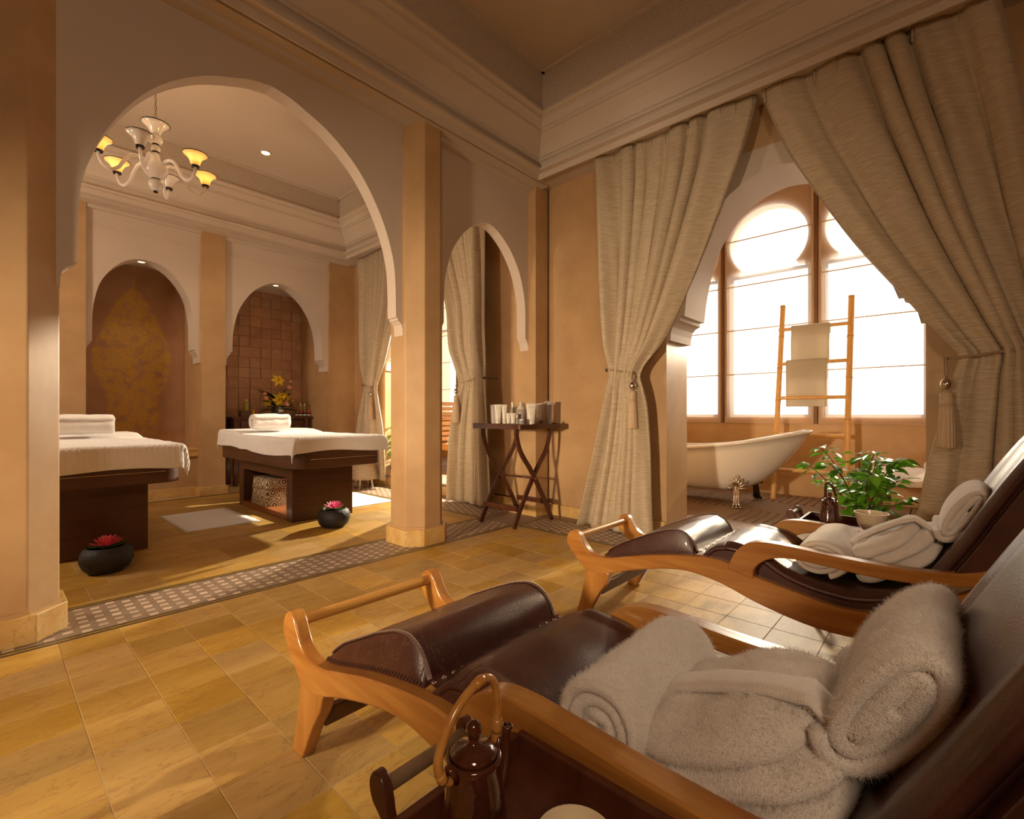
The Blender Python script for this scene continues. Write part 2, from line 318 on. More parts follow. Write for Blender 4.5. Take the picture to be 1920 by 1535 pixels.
# floor of the treatment room
f2 = S_(obj('floor', bx(-3.2, 3.76, 3.345, 7.7, -0.06, -0.001), GRT)); cells = []
T2 = 0.33; yy = 3.347; r_ = 0
while yy + T2 < 6.62:
    for i in range(-9, 10):
        x = 0.06 + i * T2 + (0.11 if r_ % 2 else 0)
        if x + T2 < 3.2: cells.append((x + T2 / 2, yy + T2 / 2))
    yy += T2; r_ += 1
tm2 = tile_mesh(T2 - 0.002, T2 - 0.002, 0.006, MAR, 'tile2')
for x, y in cells: put('tile', tm2, f2, (x, y, -0.006), (0, 0, R.choice((0, PI))))
joined('tile_edge', [(-3.0, 3.19, yy + .001, 6.73, -.006, 0)], MAR, f2); joined('tile_edge', [(2.9 + (.0), 3.19, 3.347 + n * T2, 3.347 + n * T2 + T2 - .002, -.0062, -.0003) for n in range(9)], MAR, f2)
# mosaic bands
def band(x0, x1, y0, y1, along, limit, parent, skip=()):
    """taupe band with light bricks; bricks lie along the band, dark/olive borders"""
    L = []; w = (y1 - y0) if along == 'x' else (x1 - x0); n0, n1 = (x0, x1) if along == 'x' else (y0, y1); o0 = y0 if along == 'x' else x0
    def rect(a0, a1, b0, b1, z): return (a0, a1, o0 + b0, o0 + b1, -.004, z) if along == 'x' else (o0 + b0, o0 + b1, a0, a1, -.004, z)
    bd = B(); by = B()
    for c in ((0.004, 0.012), (0.036, 0.046), (w - 0.046, w - 0.036), (w - 0.012, w - 0.004)): box(bd, *rect(n0, n1, c[0], c[1], 0.0012))
    obj('border_line', bd, MOD, parent)
    a = n0
    while a < n1 - 0.03:
        e = min(a + 0.055, n1)
        for c in ((0.014, 0.034), (w - 0.034, w - 0.014)): box(by, *rect(a, e - 0.003, c[0], c[1], 0.001))
        a += 0.055
    obj('border_tesserae', by, MOY, parent, kind='stuff')
    k = 0; a = n0 + 0.02
    while a + 0.036 < n1:
        b = 0.056 + (0.034 if k % 2 else 0)
        while b + 0.030 < w - 0.048:
            L.append(rect(a, a + 0.036, b, b + 0.0335, 0.0008)); b += 0.068
        a += 0.063; k += 1
    vis = [c for c in L if in_view((c[0] + c[1]) / 2, (c[2] + c[3]) / 2, 0, 20)]
    vis.sort(key=lambda c: c[0] ** 2 + c[2] ** 2); first = vis[:limit]; fs = set(first)
    for c in first:
        me = tile_mesh(c[1] - c[0], c[3] - c[2], 0.0048, MOL, 'tessera', 0.0006); put('tessera', me, parent, ((c[0] + c[1]) / 2, (c[2] + c[3]) / 2, -0.004 + R.uniform(-.0002, .0003)))
    joined('tesserae', [c for c in L if c not in fs], MOL, parent)
m1 = S_(obj('trim_1', bx(-3.2, 3.76, 2.865, 3.345, -0.06, 0.0002), MOS)); m1['label'] = 'mosaic band under the arcade'
band(-0.6, 3.2, 2.865, 3.345, 'x', 290, m1)
m2 = S_(obj('trim_2', bx(3.19, 3.80, -2.8, 2.866, -0.06, 0.0), MOS)); band(3.19, 3.67, -0.5, 2.86, 'y', 60, m2)
m3 = S_(obj('trim_3', bx(3.19, 3.80, 3.344, 7.0, -0.06, 0.0), MOS)); band(3.19, 3.67, 3.35, 6.7, 'y', 20, m3)
m4 = S_(obj('trim_4', bx(-3.0, 3.4, 6.62, 6.66, -0.004, 0.0015), MOD))
# columns of the arcade
def column(x0, x1, y0, y1, ch, ztop, base=True):
    def oct_(d, c): return [(x0 - d, y0 + c - d), (x0 + c - d, y0 - d), (x1 - c + d, y0 - d), (x1 + d, y0 + c - d), (x1 + d, y1 - c + d), (x1 - c + d, y1 + d), (x0 + c - d, y1 + d), (x0 - d, y1 - c + d)]
    c = bpy.data.objects.new('column', None); COL.objects.link(c); c['kind'] = 'structure'; c['label'] = 'tan chamfered arcade column on a yellow marble base'
    obj('shaft', prism(B(), oct_(0, ch), 'z', 0.13, ztop), TAN, c, bev=0.006)
    pl = oct_(0.026, ch)
    bm = B(); prism(bm, pl, 'z', 0.0, 0.125); obj('plinth', bm, MARB, c, bev=0.005)
    bm = B(); prism(bm, oct_(0.006, ch), 'z', 0.124, 0.14); obj('shaft_foot', bm, TAN, c)
    return c
column(2.137, 2.495, 2.93, 3.33, 0.105, 3.235)
column(-0.165, 0.238, 2.968, 3.345, 0.11, 3.235)
def wallbox(name, *a, m=TAN): return S_(obj(name, bx(*a), m))
# corner pier, window wall, other walls
wallbox('wall_corner_pier', 3.605, 3.79, 2.97, 3.30, 0, 3.235)
bb = B(); box(bb, 3.585, 3.79, 2.95, 3.32, 0, 0.10); S_(obj('baseboard_pier', bb, MARB, bev=0.004))
def archpoly(c, half, jamb, zs, ztop, a0, a1):
    """wall above an opening: polygon in (along, z). half: list (d, z) from apex to spring"""
    L = [(c - d, z) for d, z in half][::-1]; Rr = [(c + d, z) for d, z in half][1:]
    return [(a0, ztop), (a0, zs), (c - jamb, zs)] + [p for p in L] + Rr + [(c + jamb, zs), (a1, zs), (a1, ztop)]
def sm(P, n=3):
    return cat(P, n)
H1 = sm([(0, 3.0), (.10, 2.985), (.20, 2.95), (.36, 2.88), (.52, 2.765), (.64, 2.635), (.75, 2.46), (.82, 2.30), (.87, 2.12), (.885, 1.95), (.89, 1.72)]) + [(.905, 1.72), (.905, 1.70), (.915, 1.697), (.94, 1.672), (.948, 1.64)]
H2 = sm([(0, 2.71), (.07, 2.695), (.16, 2.65), (.28, 2.555), (.38, 2.43), (.45, 2.29), (.50, 2.10), (.51, 1.95), (.512, 1.74)]) + [(.522, 1.74), (.522, 1.725), (.54, 1.70), (.553, 1.66)]
H3 = sm([(0, 2.765), (.10, 2.752), (.22, 2.71), (.37, 2.61), (.49, 2.45), (.575, 2.25), (.63, 2.02), (.655, 1.84), (.66, 1.785)]) + [(.695, 1.785), (.695, 1.755), (.73, 1.74), (.76, 1.71), (.775, 1.66), (.778, 1.60)]
def nomono(H): return [(d, z) for d, z in H]
ar = S_(obj('wall_arcade', prism(B(), archpoly(1.1875, H1, .949, 1.592, 3.3, 0.20, 2.20), 'y', 3.065, 3.175), PLA)); ar['label'] = 'white plaster wall with the wide pointed arch'
ar2 = S_(obj('wall_arcade', prism(B(), archpoly(3.05, H2, .554, 1.62, 3.3, 2.43, 3.66), 'y', 3.065, 3.175), PLA)); ar2['label'] = 'white plaster wall with the narrow pointed arch'
wallbox('wall_arcade', -3.2, -0.16, 3.03, 3.25, 0, 3.9)
wallbox('wall_left', -3.2, -3.0, -2.8, 7.7, -0.02, 4.1); wallbox('wall_rear', -3.2, 6.4, -2.8, -2.6, -0.02, 4.1)
# window wall X 3.80..4.217 with two arched openings
def wseg(y0, y1, z0=-0.02, z1=4.1, x0=3.80, x1=4.217): S_(obj('wall_window_side', bx(x0, x1, y0, y1, z0, z1), TAN))
Y1c, Y2c, JW = 0.917, 5.06, 0.813
wseg(-2.8, Y1c - JW, ); wseg(Y1c + JW, 2.925); wseg(2.925, 3.30, x0=3.83); wseg(3.30, Y2c - JW); wseg(Y2c + JW, 7.7)
for yc in (Y1c, Y2c):
    wseg(yc - JW, yc + JW, 2.93, 4.1)
    a = S_(obj('wall_window_arch', prism(B(), archpoly(yc, H3, .782, 1.60, 2.93, yc - JW, yc + JW), 'x', 3.797, 4.22), PLA)); a['label'] = 'white plaster arch with stepped corbels'
for (a, b) in ((Y1c + JW + 0.005, 2.92), (3.31, Y2c - JW - .005), (Y2c + JW + .005, 6.69), (-2.6, Y1c - JW - .005)):
    S_(obj('baseboard_window_side', bx(3.775, 3.801, a, b, 0, 0.105), MARB, bev=0.003))
# back wall with niches
wallbox('wall_back', -3.2, 3.9, 7.66, 7.85, -0.02, 4.1)
HA = sm([(0, 2.745), (.10, 2.73), (.20, 2.68), (.30, 2.58), (.385, 2.44), (.43, 2.30), (.46, 2.10), (.465, 1.90), (.466, 1.77)]) + [(.48, 1.77), (.48, 1.745), (.50, 1.72), (.515, 1.68), (.517, 1.63)]
HB = sm([(0, 2.77), (.10, 2.755), (.22, 2.70), (.36, 2.58), (.47, 2.42), (.54, 2.25), (.58, 2.05), (.59, 1.90), (.592, 1.78)]) + [(.61, 1.78), (.61, 1.76), (.635, 1.73), (.655, 1.69), (.658, 1.63)]
for (c, H, j, a0, a1) in ((1.24, HA, .52, .69, 1.80), (2.72, HB, .662, 2.02, 3.44)):
    o = S_(obj('wall_niche_arch', prism(B(), archpoly(c, H, j, 1.615, 3.3, a0, a1), 'y', 6.75, 6.99), PLA)); o['label'] = 'white plaster wall with a pointed niche arch'
for (x0, x1, yb) in ((0.45, 0.72, 7.7), (1.775, 2.035, 7.7), (3.40, 3.80, 7.7)):
    o = wallbox('wall_pilaster', x0, x1, 6.70, yb, 0, 3.23)
    S_(obj('baseboard_pilaster', bx(x0 - .022, x1 + .022, 6.678, 6.9, 0, 0.105), MARB, bev=0.003))
wallbox('wall_back', -3.2, 0.46, 6.75, 7.0, 0, 3.3, m=PLA)
wallbox('wall_back', -3.2, 3.9, 6.76, 7.7, 3.28, 4.1, m=PLA)
for k, (x0, x1) in enumerate(((0.7, 1.8), (2.0, 3.45))): wallbox('wall_niche_top', x0, x1, 6.99, 7.7, 2.82, 3.3, m=PLA)
# masonry bench in niche A and its gold painted back
wallbox('wall_bench', 0.70, 1.79, 6.885, 7.46, 0, 0.49)
S_(obj('baseboard_bench', bx(0.72, 1.79, 6.862, 6.89, 0, 0.105), MARB, bev=.003))
ms = B(); box(ms, 0.72, 1.785, 6.84, 7.45, 0.475, 0.545); box(ms, 0.72, 1.775, 6.83, 7.45, 0.545, 0.575); S_(obj('trim_5', ms, MARB, bev=.004))
nb = S_(obj('wall_niche_back', bx(0.70, 1.79, 7.45, 7.66, 0.4, 3.0), TAN))
G = bpy.data.materials.new('gold_painted_tadelakt'); G.use_nodes = True
def _gold():
    nt = G.node_tree; N = nt.nodes; Lk = nt.links; b = N['Principled BSDF']; b.inputs['Roughness'].default_value = .5
    tc = N.new('ShaderNodeTexCoord'); sp = N.new('ShaderNodeSeparateXYZ'); Lk.new(tc.outputs['Object'], sp.inputs[0])
    def M(op, a, b_=None):
        n = N.new('ShaderNodeMath'); n.operation = op
        for i, v in enumerate((a, b_)):
            if v is None: continue
            if isinstance(v, (int, float)): n.inputs[i].default_value = v
            else: Lk.new(v, n.inputs[i])
        return n.outputs[0]
    ax = M('ABSOLUTE', sp.outputs[0])
    mr = N.new('ShaderNodeMapRange'); mr.inputs[1].default_value = 0.7; mr.inputs[2].default_value = 2.55; Lk.new(sp.outputs[2], mr.inputs[0])
    fc = N.new('ShaderNodeFloatCurve'); cv = fc.mapping.curves[0]
    for p, v in zip([(0, .50), (.12, .62), (.25, .60), (.36, .80), (.48, .95), (.60, .90), (.70, .74), (.8, .60), (.88, .44), (.95, .22), (1, .02)], range(20)):
        if v < 1: cv.points[0].location = p
        elif v == 10: cv.points[-1].location = p
        else: cv.points.new(*p)
    fc.mapping.update(); Lk.new(mr.outputs[0], fc.inputs[1])
    w = M('MULTIPLY', fc.outputs[0], 0.40); lace = N.new('ShaderNodeTexVoronoi'); lace.feature = 'DISTANCE_TO_EDGE'; lace.inputs['Scale'].default_value = 26; Lk.new(tc.outputs['Object'], lace.inputs[0])
    n1 = N.new('ShaderNodeTexNoise'); n1.inputs['Scale'].default_value = 9; n1.inputs['Detail'].default_value = 8; Lk.new(tc.outputs['Object'], n1.inputs[0])
    ed = N.new('ShaderNodeMapRange'); ed.inputs[1].default_value = -0.015; ed.inputs[2].default_value = 0.02; Lk.new(M('SUBTRACT', M('ADD', w, M('MULTIPLY', M('SUBTRACT', n1.outputs[0], .5), .10)), ax), ed.inputs[0])
    l2 = N.new('ShaderNodeMapRange'); l2.inputs[1].default_value = 0.02; l2.inputs[2].default_value = 0.12; l2.inputs[3].default_value = .9; l2.inputs[4].default_value = .45; Lk.new(lace.outputs[0], l2.inputs[0])
    n2 = N.new('ShaderNodeMapRange'); n2.inputs[1].default_value = .36; n2.inputs[2].default_value = .52; Lk.new(n1.outputs[0], n2.inputs[0])
    k = M('MULTIPLY', M('MULTIPLY', ed.outputs[0], l2.outputs[0]), n2.outputs[0])
    base = N.new('ShaderNodeValToRGB'); base.color_ramp.elements[0].color = (.36, .19, .10, 1); base.color_ramp.elements[1].color = (.47, .27, .15, 1); base.color_ramp.elements[0].position = .3; base.color_ramp.elements[1].position = .7
    n3 = N.new('ShaderNodeTexNoise'); n3.inputs['Scale'].default_value = 3; n3.inputs['Detail'].default_value = 6; Lk.new(tc.outputs['Object'], n3.inputs[0]); Lk.new(n3.outputs[0], base.inputs[0])
    mx = N.new('ShaderNodeMixRGB'); mx.inputs[2].default_value = (.64, .38, .035, 1); Lk.new(k, mx.inputs[0]); Lk.new(base.outputs[0], mx.inputs[1]); Lk.new(mx.outputs[0], b.inputs['Base Color'])
_gold()
go = obj('mural', bx(-0.525, 0.525, -0.006, 0, 0.58, 2.82), G, nb, loc=(1.245, 7.449, 0), label='gold ornament painted on the niche back')
for k in range(7): put('tile', tile_mesh(.148, .148, .012, NIT, 'nt'), nb, (0.78 + k * .155, 7.452, .66), (PI / 2, 0, 0))
# tiled back of niche B
wb = S_(obj('wall_niche_tiled', bx(2.03, 3.40, 7.64, 7.67, 0, 3.0), mat('niche_joint', (.33, .17, .095), .8)))
tw = .1505
for r in range(19):
    for c in range(9):
        x = 2.105 + c * .152 + (R.uniform(-.008, .008)); z = .08 + r * .152
        if z > 2.85: continue
        put('tile', tile_mesh(tw - R.choice((0, .006, .012)), tw - R.choice((0, .006)), .014, NIT, 'nt%d' % 1), wb, (x, 7.641 + R.uniform(0, .004), z), (PI / 2, R.uniform(-.02, .02), R.uniform(-.01, .01)))
# ceilings and cornices
PROF = [(-.018, 3.245), (-.018, 3.19), (0, 3.187), (0, 3.325), (.012, 3.335), (.03, 3.34), (.03, 3.36), (.045, 3.365), (.06, 3.40), (.085, 3.44), (.12, 3.475), (.15, 3.50), (.16, 3.50), (.16, 3.53), (.175, 3.535), (.19, 3.56), (.205, 3.575), (.205, 3.60), (.225, 3.605), (.24, 3.615), (.24, 3.635), (.215, 3.645), (.215, 3.652)]
def cornice(name, x0, x1, y0, y1, ox, zc):
    bm = B(); rings = []
    for o, z in PROF: rings.append([bm.verts.new((x, y, z)) for x, y in ((x0 + o, y0 + o), (x1 - o, y0 + o), (x1 - o, y1 - o), (x0 + o, y1 - o))])
    for a, b in zip(rings, rings[1:]):
        for i in range(4): bm.faces.new((a[i], a[(i + 1) % 4], b[(i + 1) % 4], b[i]))
    t = S_(obj(name, bm, CEI, recalc=False)); o = .215
    bm = B(); r1 = [bm.verts.new((x, y, 3.65)) for x, y in ((x0 + o, y0 + o), (x1 - o, y0 + o), (x1 - o, y1 - o), (x0 + o, y1 - o))]; r2 = [bm.verts.new((v.co.x, v.co.y, zc)) for v in r1]
    for i in range(4): bm.faces.new((r1[i], r1[(i + 1) % 4], r2[(i + 1) % 4], r2[i]))
    obj('frieze', bm, FRZ, t, recalc=False)
    bm = B(); o = .222
    for dz, dd in ((0, 0), (.02, .0)):
        pass
    for e in ((x0 + o - .01, x1 - o + .01, y0 + o - .01, y0 + o + .025), (x0 + o - .01, x1 - o + .01, y1 - o - .025, y1 - o + .01), (x0 + o - .01, x0 + o + .025, y0 + o, y1 - o), (x1 - o - .025, x1 - o + .01, y0 + o, y1 - o)):
        box(bm, *e, zc - .018, zc + .01)
    obj('crown_bead', bm, CEI, t)
    return t
cornice('trim_6', -2.7, 3.50, -2.3, 2.845, 0, 3.975)
cornice('trim_7', -2.7, 3.46, 3.45, 6.33, 0, 3.90)
wc = S_(obj('ceiling', bx(-3.1, 3.85, -2.7, 3.1, 3.975, 4.1), CEI)); wc2 = S_(obj('ceiling', bx(-3.1, 3.85, 3.1, 7.0, 3.90, 4.1), CEI))
def soffit(x0, x1, y0, y1, X0, X1, Y0, Y1, z):
    bm = B(); box(bm, X0, x0 + .0, Y0, Y1, z, z + .02); box(bm, x1, X1, Y0, Y1, z, z + .02); box(bm, x0, x1, Y0, y0, z, z + .02); box(bm, x0, x1, y1, Y1, z, z + .02); return bm
S_(obj('ceiling_soffit', soffit(-2.64, 3.44, -2.24, 2.785, -3.1, 3.82, -2.7, 3.07, 3.238), CEI)); S_(obj('ceiling_soffit', soffit(-2.64, 3.40, 3.51, 6.27, -3.1, 3.82, 3.17, 6.76, 3.238), CEI))
bm = B(); box(bm, -3, 3.79, 2.99, 3.066, 3.17, 3.24); box(bm, -3, 3.70, 2.90, 3.066, 3.205, 3.242); S_(obj('trim_8', bm, CEI))
bm = B(); box(bm, -3, 3.79, 6.71, 6.751, 3.18, 3.24); box(bm, -3, 3.70, 6.55, 6.76, 3.215, 3.242); box(bm, -3, 3.4, 6.745, 6.751, 3.03, 3.034); box(bm, -3, 3.4, 6.745, 6.751, 3.0, 3.004); S_(obj('trim_9', bm, CEI))
# window bays: deck, walls, window wall, blinds
GAP = mat('deck_shadow_gap', (.06, .03, .015), .9); P_ = .60
for lab, ya, yb, zt, yc, nfirst in (('wooden deck floor of the bath bay', -1.0, 3.1, .07, Y1c, 190), ('raised wooden deck floor of the far bay', 3.1, 7.7, .14, Y2c, 60)):
    dk = S_(obj('floor_deck', bx(3.80, 6.3, ya, yb, -0.05, zt - .025), GAP)); dk['label'] = lab
    if zt > .1: obj('deck_riser', bx(3.785, 3.80, yc - JW + .01, yc + JW - .01, 0, zt - .03), MARB, dk)
    obj('deck_edge', bx(3.775, 3.80, yc - JW + .01, yc + JW - .01, 0 if zt < .1 else zt - .03, zt - .002), DECK, dk)
    sl = []
    for i in range(4):
        for j in range(7 if ya < 0 else 8):
            px, py = 3.80 + i * P_, ya + .05 + j * P_ + .02
            if py + P_ > yb: continue
            for k in range(8):
                w = P_ / 8
                if (i + j) % 2: sl.append((px + k * w + .004, px + (k + 1) * w - .004, py + .004, py + P_ - .004, zt - .03, zt))
                else: sl.append((px + .004, px + P_ - .004, py + k * w + .004, py + (k + 1) * w - .004, zt - .03, zt))
    sl.sort(key=lambda c: abs(c[0] - 4.2) + abs((c[2]) - (1.0 if ya < 0 else 4.9)))
    for c in sl[:nfirst]:
        w, h = c[1] - c[0], c[3] - c[2]; me = tile_mesh(max(w, h), min(w, h), .03, DECK, 'slat', .003)
        put('slat', me, dk, ((c[0] + c[1]) / 2, (c[2] + c[3]) / 2, zt - .03), (0, 0, 0 if w > h else PI / 2))
    joined('slats', sl[nfirst:], DECK, dk)
wallbox('wall_bay_side', 3.9, 6.55, -1.15, -0.98, -.02, 4.1, m=ORG); wallbox('wall_bay_divider', 4.217, 6.3, 3.05, 3.2, -.02, 4.1, m=ORG); wallbox('wall_bay_side', 3.9, 6.55, 7.70, 7.85, -.02, 4.1, m=ORG)
S_(obj('ceiling_bay', bx(3.85, 6.55, -1.15, 7.85, 3.85, 4.1), CEI))
wallbox('wall_window_sill', 6.27, 6.50, -1.1, 7.8, -.02, .965, m=ORG)
WM = S_(bpy.data.objects.new('wall_window_arcade', None)); COL.objects.link(WM)
ctr = [-0.41 + 1.005 * k for k in range(9)]
for k, c in enumerate(ctr):
    arc = [(.42 * math.sin(math.radians(a)), 3.06 + .42 * math.cos(math.radians(a))) for a in range(0, 137, 8)]
    half = arc + [(.292, 2.758), (.385, 2.742), (.385, 2.705), (.44, 2.70), (.44, .96)]
    for s in (-1, 1):
        poly = [(c + s * .5025, 3.9), (c, 3.9)] + [(c + s * d, z) for d, z in half] + [(c + s * .5025, .96)]
        obj('pier_half', prism(B(), poly, 'x', 6.28, 6.46), TAN, WM)
    wi = S_(bpy.data.objects.new('window_%d' % (k + 1), None)); COL.objects.link(wi); wi.location = (6.36, c, 0)
    fr = B(); box(fr, -.02, .02, -.44, -.405, .965, 2.71); box(fr, -.02, .02, .405, .44, .965, 2.71); box(fr, -.02, .02, -.405, .405, .965, .99); box(fr, -.018, .018, -.405, .405, 2.67, 2.71); obj('frame', fr, MAH, wi)
    bm = B(); box(bm, -.003, .003, -.405, .405, .98, 2.67); obj('pane', bm, GLS, wi)
    bm = B(); prism(bm, [(d, z) for d, z in arc] + [(.30, 2.74), (-.30, 2.74)] + [(-d, z) for d, z in arc[::-1][:-1]], 'x', -.003, .003); obj('pane', bm, GLS, wi)
    if k: S_(obj('trim_%d' % (9 + k), bx(6.225, 6.281, c - .5025 - .011, c - .5025 + .011, .885, 3.85), mat('mullion_wood', (.20, .09, .04), .5)))
ordn = ['out of sight', 'second', 'first', 'third', 'far', 'side']
BL = ['sheer cream roman blind hidden behind the big right curtain', 'sheer cream roman blind right of the middle mullion, behind the bamboo ladder right pole', 'sheer cream roman blind between the two mullions in the bath arch', 'sheer cream roman blind at the left edge of the bath arch, beside the pier',
      'sheer blind in the far bay, hidden behind the arcade column', 'sheer blind in the far bay, seen right of the column beside the curtain', 'sheer blind in the far bay, above the slatted lounge chair', 'sheer blind in the far bay, above the potted plant', 'sheer blind at the far end of the window bays']
for k, c in enumerate(ctr):
    far = k >= 4; t = thing('roman_blind', BL[k], 'blind', (6.250, c, 0), group='roman blinds on the windows'); m = BLM if far else BLI
    hw = .466
    f = lambda u, v: (0.004 * math.sin(v * 31) + .003 * math.sin(u * 9 + k), lerp(-hw, hw, u), lerp(.885, 3.80, v))
    bm = B(); grid(bm, f, 8, 40); obj('panel', bm, m, t, smooth='all', recalc=False)
    for z in (1.48, 2.02, 2.56, 3.12, 3.62): obj('batten', bx(-.012, .006, -hw, hw, z - .005, z + .005), mat('blind_tape', (.62, .45, .28), .7), t)
    obj('hem_bar', bx(-.01, .008, -hw - .004, hw + .004, .885, .90), mat('blind_tape', (.62, .45, .28), .7), t)
    bm = B()
    for s in (-1, 1): box(bm, -.004, .006, s * hw - .012, s * hw + .012, .885, 3.8)
    obj('edge_tape', bm, mat('blind_tape', (.62, .45, .28), .7), t)
wallbox('wall_outer_lintel', 6.24, 6.5, -1.1, 7.8, 3.85, 4.1)
# ------------------------------------------------------------------ big soft and wooden things
CC, SS = 0.739569, 0.673081
def at_d(px, d): a = (px - 960) / 901; return (d * (CC + a * SS), d * (SS - a * CC))
def at_y(px, y): a = (px - 960) / 901; return y * (CC + a * SS) / (SS - a * CC)
def curtain(label, rows, nf, seed, tie, hook_y, tassel_y, dr=.0, x0=3.66, grp='tied-back curtains', tz=None, nv=90):
    t = thing('curtain', label, 'curtain', (x0, rows[0][1], 0), group=grp)
    P = cat(sorted(rows), 8); oy = rows[0][1]
    def f(u, v):
        z = lerp(P[0][0], P[-1][0], v); yl, yr, amp, xo = interp(P, z)
        uu = u + .055 * math.sin(seed * 3 + u * 7.1) + .028 * math.sin(u * 17 + seed) + .008 * math.sin(seed + z * 1.3 + u * 11)
        ph = 2 * PI * nf * uu + seed + .35 * math.sin(z * 1.1 + seed * 2 + u * 5)
        s = math.sin(ph); w = .5 + .5 * s; w = w ** 0.75 if w > 0 else 0
        a = amp * 1.2 * (.95 + .45 * math.sin(u * 9.3 + seed) + .2 * math.sin(u * 23 + seed * 2))
        x = -xo - a * w - .012 * nz((u * 6, z * 1.2, seed)) - .004 * math.sin(ph * 3 + z * 4)
        y = lerp(yl, yr, u) - oy + amp * .32 * math.cos(ph) * (1 if 0.02 < u < .98 else .2)
        if tie is not None:
            q = math.exp(-((z - tie) / .16) ** 2); x += -.010 * q * math.sin(ph * 2)
        return (x, y, z)
    bm = B(); grid(bm, f, nf * 14, nv); p = obj('panel', bm, CUR, t, smooth='all', recalc=False)
    so = p.modifiers.new('thick', 'SOLIDIFY'); so.thickness = .003
    # header tape with pinch pleats
    bm = B()
    for k in range(nf * 2):
        u = (k + .5) / (nf * 2); q = f(u, 1.0); tube(bm, [(q[0], q[1], q[2] - .10), (q[0] - .006, q[1], q[2] - .04), (q[0], q[1], q[2])], .006, 6)
    obj('pleats', bm, CUR, t, smooth='all', kind='stuff')
    if tie is None: return t
    yl, yr, amp, xo = interp(P, tie); s = 1 if tassel_y > hook_y else -1
    a, b = (max(yl, yr), min(yl, yr)); pts = []
    for i in range(17):
        k = i / 16; y = lerp(hook_y, tassel_y, k); pts.append((-xo - amp * .95 - .012 + (.05 if i == 0 else 0) + .004 * math.sin(k * 19), y - oy, tie + .012 * math.cos(k * 3) - .02 * k + .012))
    bm = B()
    for ph in (0, 2.1, 4.2): tube(bm, [(p[0] + .005 * math.cos(i * 1.7 + ph), p[1], p[2] + .006 * math.sin(i * 1.7 + ph)) for i, p in enumerate(pts)], .0045, 6)
    tb = obj('tieback', bm, CORD, t, smooth='all')
    bm = B(); tube(bm, [(0.135, hook_y - oy, tie + .02), (-xo - .02, hook_y - oy, tie + .02)], .0035, 8); blob(bm, (-xo - .03, hook_y - oy, tie + .02), (.014, .014, .014), 10, 6); obj('hook', bm, IRON, t, smooth='all')
    ty = tassel_y - oy; tx = -xo - amp - .045; z = tie - .02 - dr
    bm = B(); tube(bm, [(tx + .02, ty, z + .01 + dr), (tx, ty - .006, z - .03), (tx, ty, z - .075)], .004, 6); tube(bm, [(tx + .02, ty + .01, z + .01 + dr), (tx - .004, ty + .008, z - .03), (tx, ty, z - .075)], .004, 6); obj('tassel_cord', bm, CORD, t, smooth='all')
    bm = B(); blob(bm, (tx, ty, z - .095), (.027, .027, .034), 16, 10); obj('tassel_ball', bm, SIL, t, smooth='all', label='silver ball above the tassel')
    bm = B(); lathe(bm, [(.006, 0), (.012, -.008), (.022, -.012), (.028, -.02), (.029, -.072), (.031, -.076)], (tx, ty, z - .128), 20); obj('tassel_head', bm, TAS, t, smooth=True)
    bm = B(); lathe(bm, [(.028, 0), (.033, -.05), (.037, -.14), (.040, -.235), (.036, -.245)], (tx, ty, z - .20), 60, wob=lambda a, zz: .07 * math.sin(a * 15) + .02 * math.sin(a * 4 + zz * 20)); obj('tassel_skirt', bm, TAS, t, smooth='all')
    return t
curtain('oatmeal silk curtain tied back at the left of the bath arch, near the tray table',
        [(3.245, 2.285, .995, .045, .0), (2.90, 2.25, 1.08, .055, .01), (2.5, 2.225, 1.235, .06, .02), (2.0, 2.20, 1.45, .06, .03), (1.6, 2.175, 1.66, .055, .035), (1.35, 2.135, 1.86, .035, .04), (1.2, 2.15, 1.845, .05, .04), (1.05, 2.185, 1.815, .055, .03), (.7, 2.27, 1.79, .06, .02), (.3, 2.37, 1.78, .065, .02), (.012, 2.44, 1.765, .07, .02)], 7, 1.1, 1.35, 2.17, 1.90, .01)
curtain('large oatmeal silk curtain tied back at the right side of the bath arch',
        [(3.245, .975, -.20, .05, .0), (2.83, .83, -.26, .06, .01), (2.55, .70, -.29, .065, .02), (2.07, .445, -.33, .065, .03), (1.67, .19, -.37, .06, .035), (1.42, .03, -.40, .045, .04), (1.32, -.035, -.41, .04, .04), (1.2, -.01, -.42, .05, .04), (1.0, .03, -.45, .055, .03), (.7, .095, -.5, .06, .02), (.3, .155, -.55, .065, .02), (.012, .18, -.58, .07, .02)], 6, 2.7, 1.32, -.40, .012, .045)
curtain('oatmeal curtain seen through the narrow arch, behind the tray table',
        [(3.245, 4.80, 3.70, .04, .0), (2.8, 4.56, 3.68, .05, .01), (2.27, 4.30, 3.67, .055, .02), (1.9, 4.24, 3.665, .055, .03), (1.7, 4.21, 3.66, .05, .03), (1.36, 4.05, 3.655, .035, .04), (1.2, 4.08, 3.64, .045, .04), (.85, 4.19, 3.62, .05, .03), (.4, 4.25, 3.60, .055, .02), (.012, 4.27, 3.585, .055, .02)], 8, .4, 1.36, 3.665, 4.06)
curtain('oatmeal silk curtain at the far end of the treatment room, left of the arcade column',
        [(3.245, 6.34, 5.05, .04, .0), (2.6, 6.25, 5.2, .05, .01), (2.0, 6.20, 5.43, .055, .02), (1.65, 6.165, 5.58, .05, .03), (1.38, 6.09, 5.75, .035, .04), (1.2, 6.13, 5.72, .045, .04), (.8, 6.27, 5.61, .05, .03), (.35, 6.36, 5.56, .055, .02), (.10, 6.40, 5.55, .055, .02)], 7, 3.3, 1.38, 6.12, 5.82)
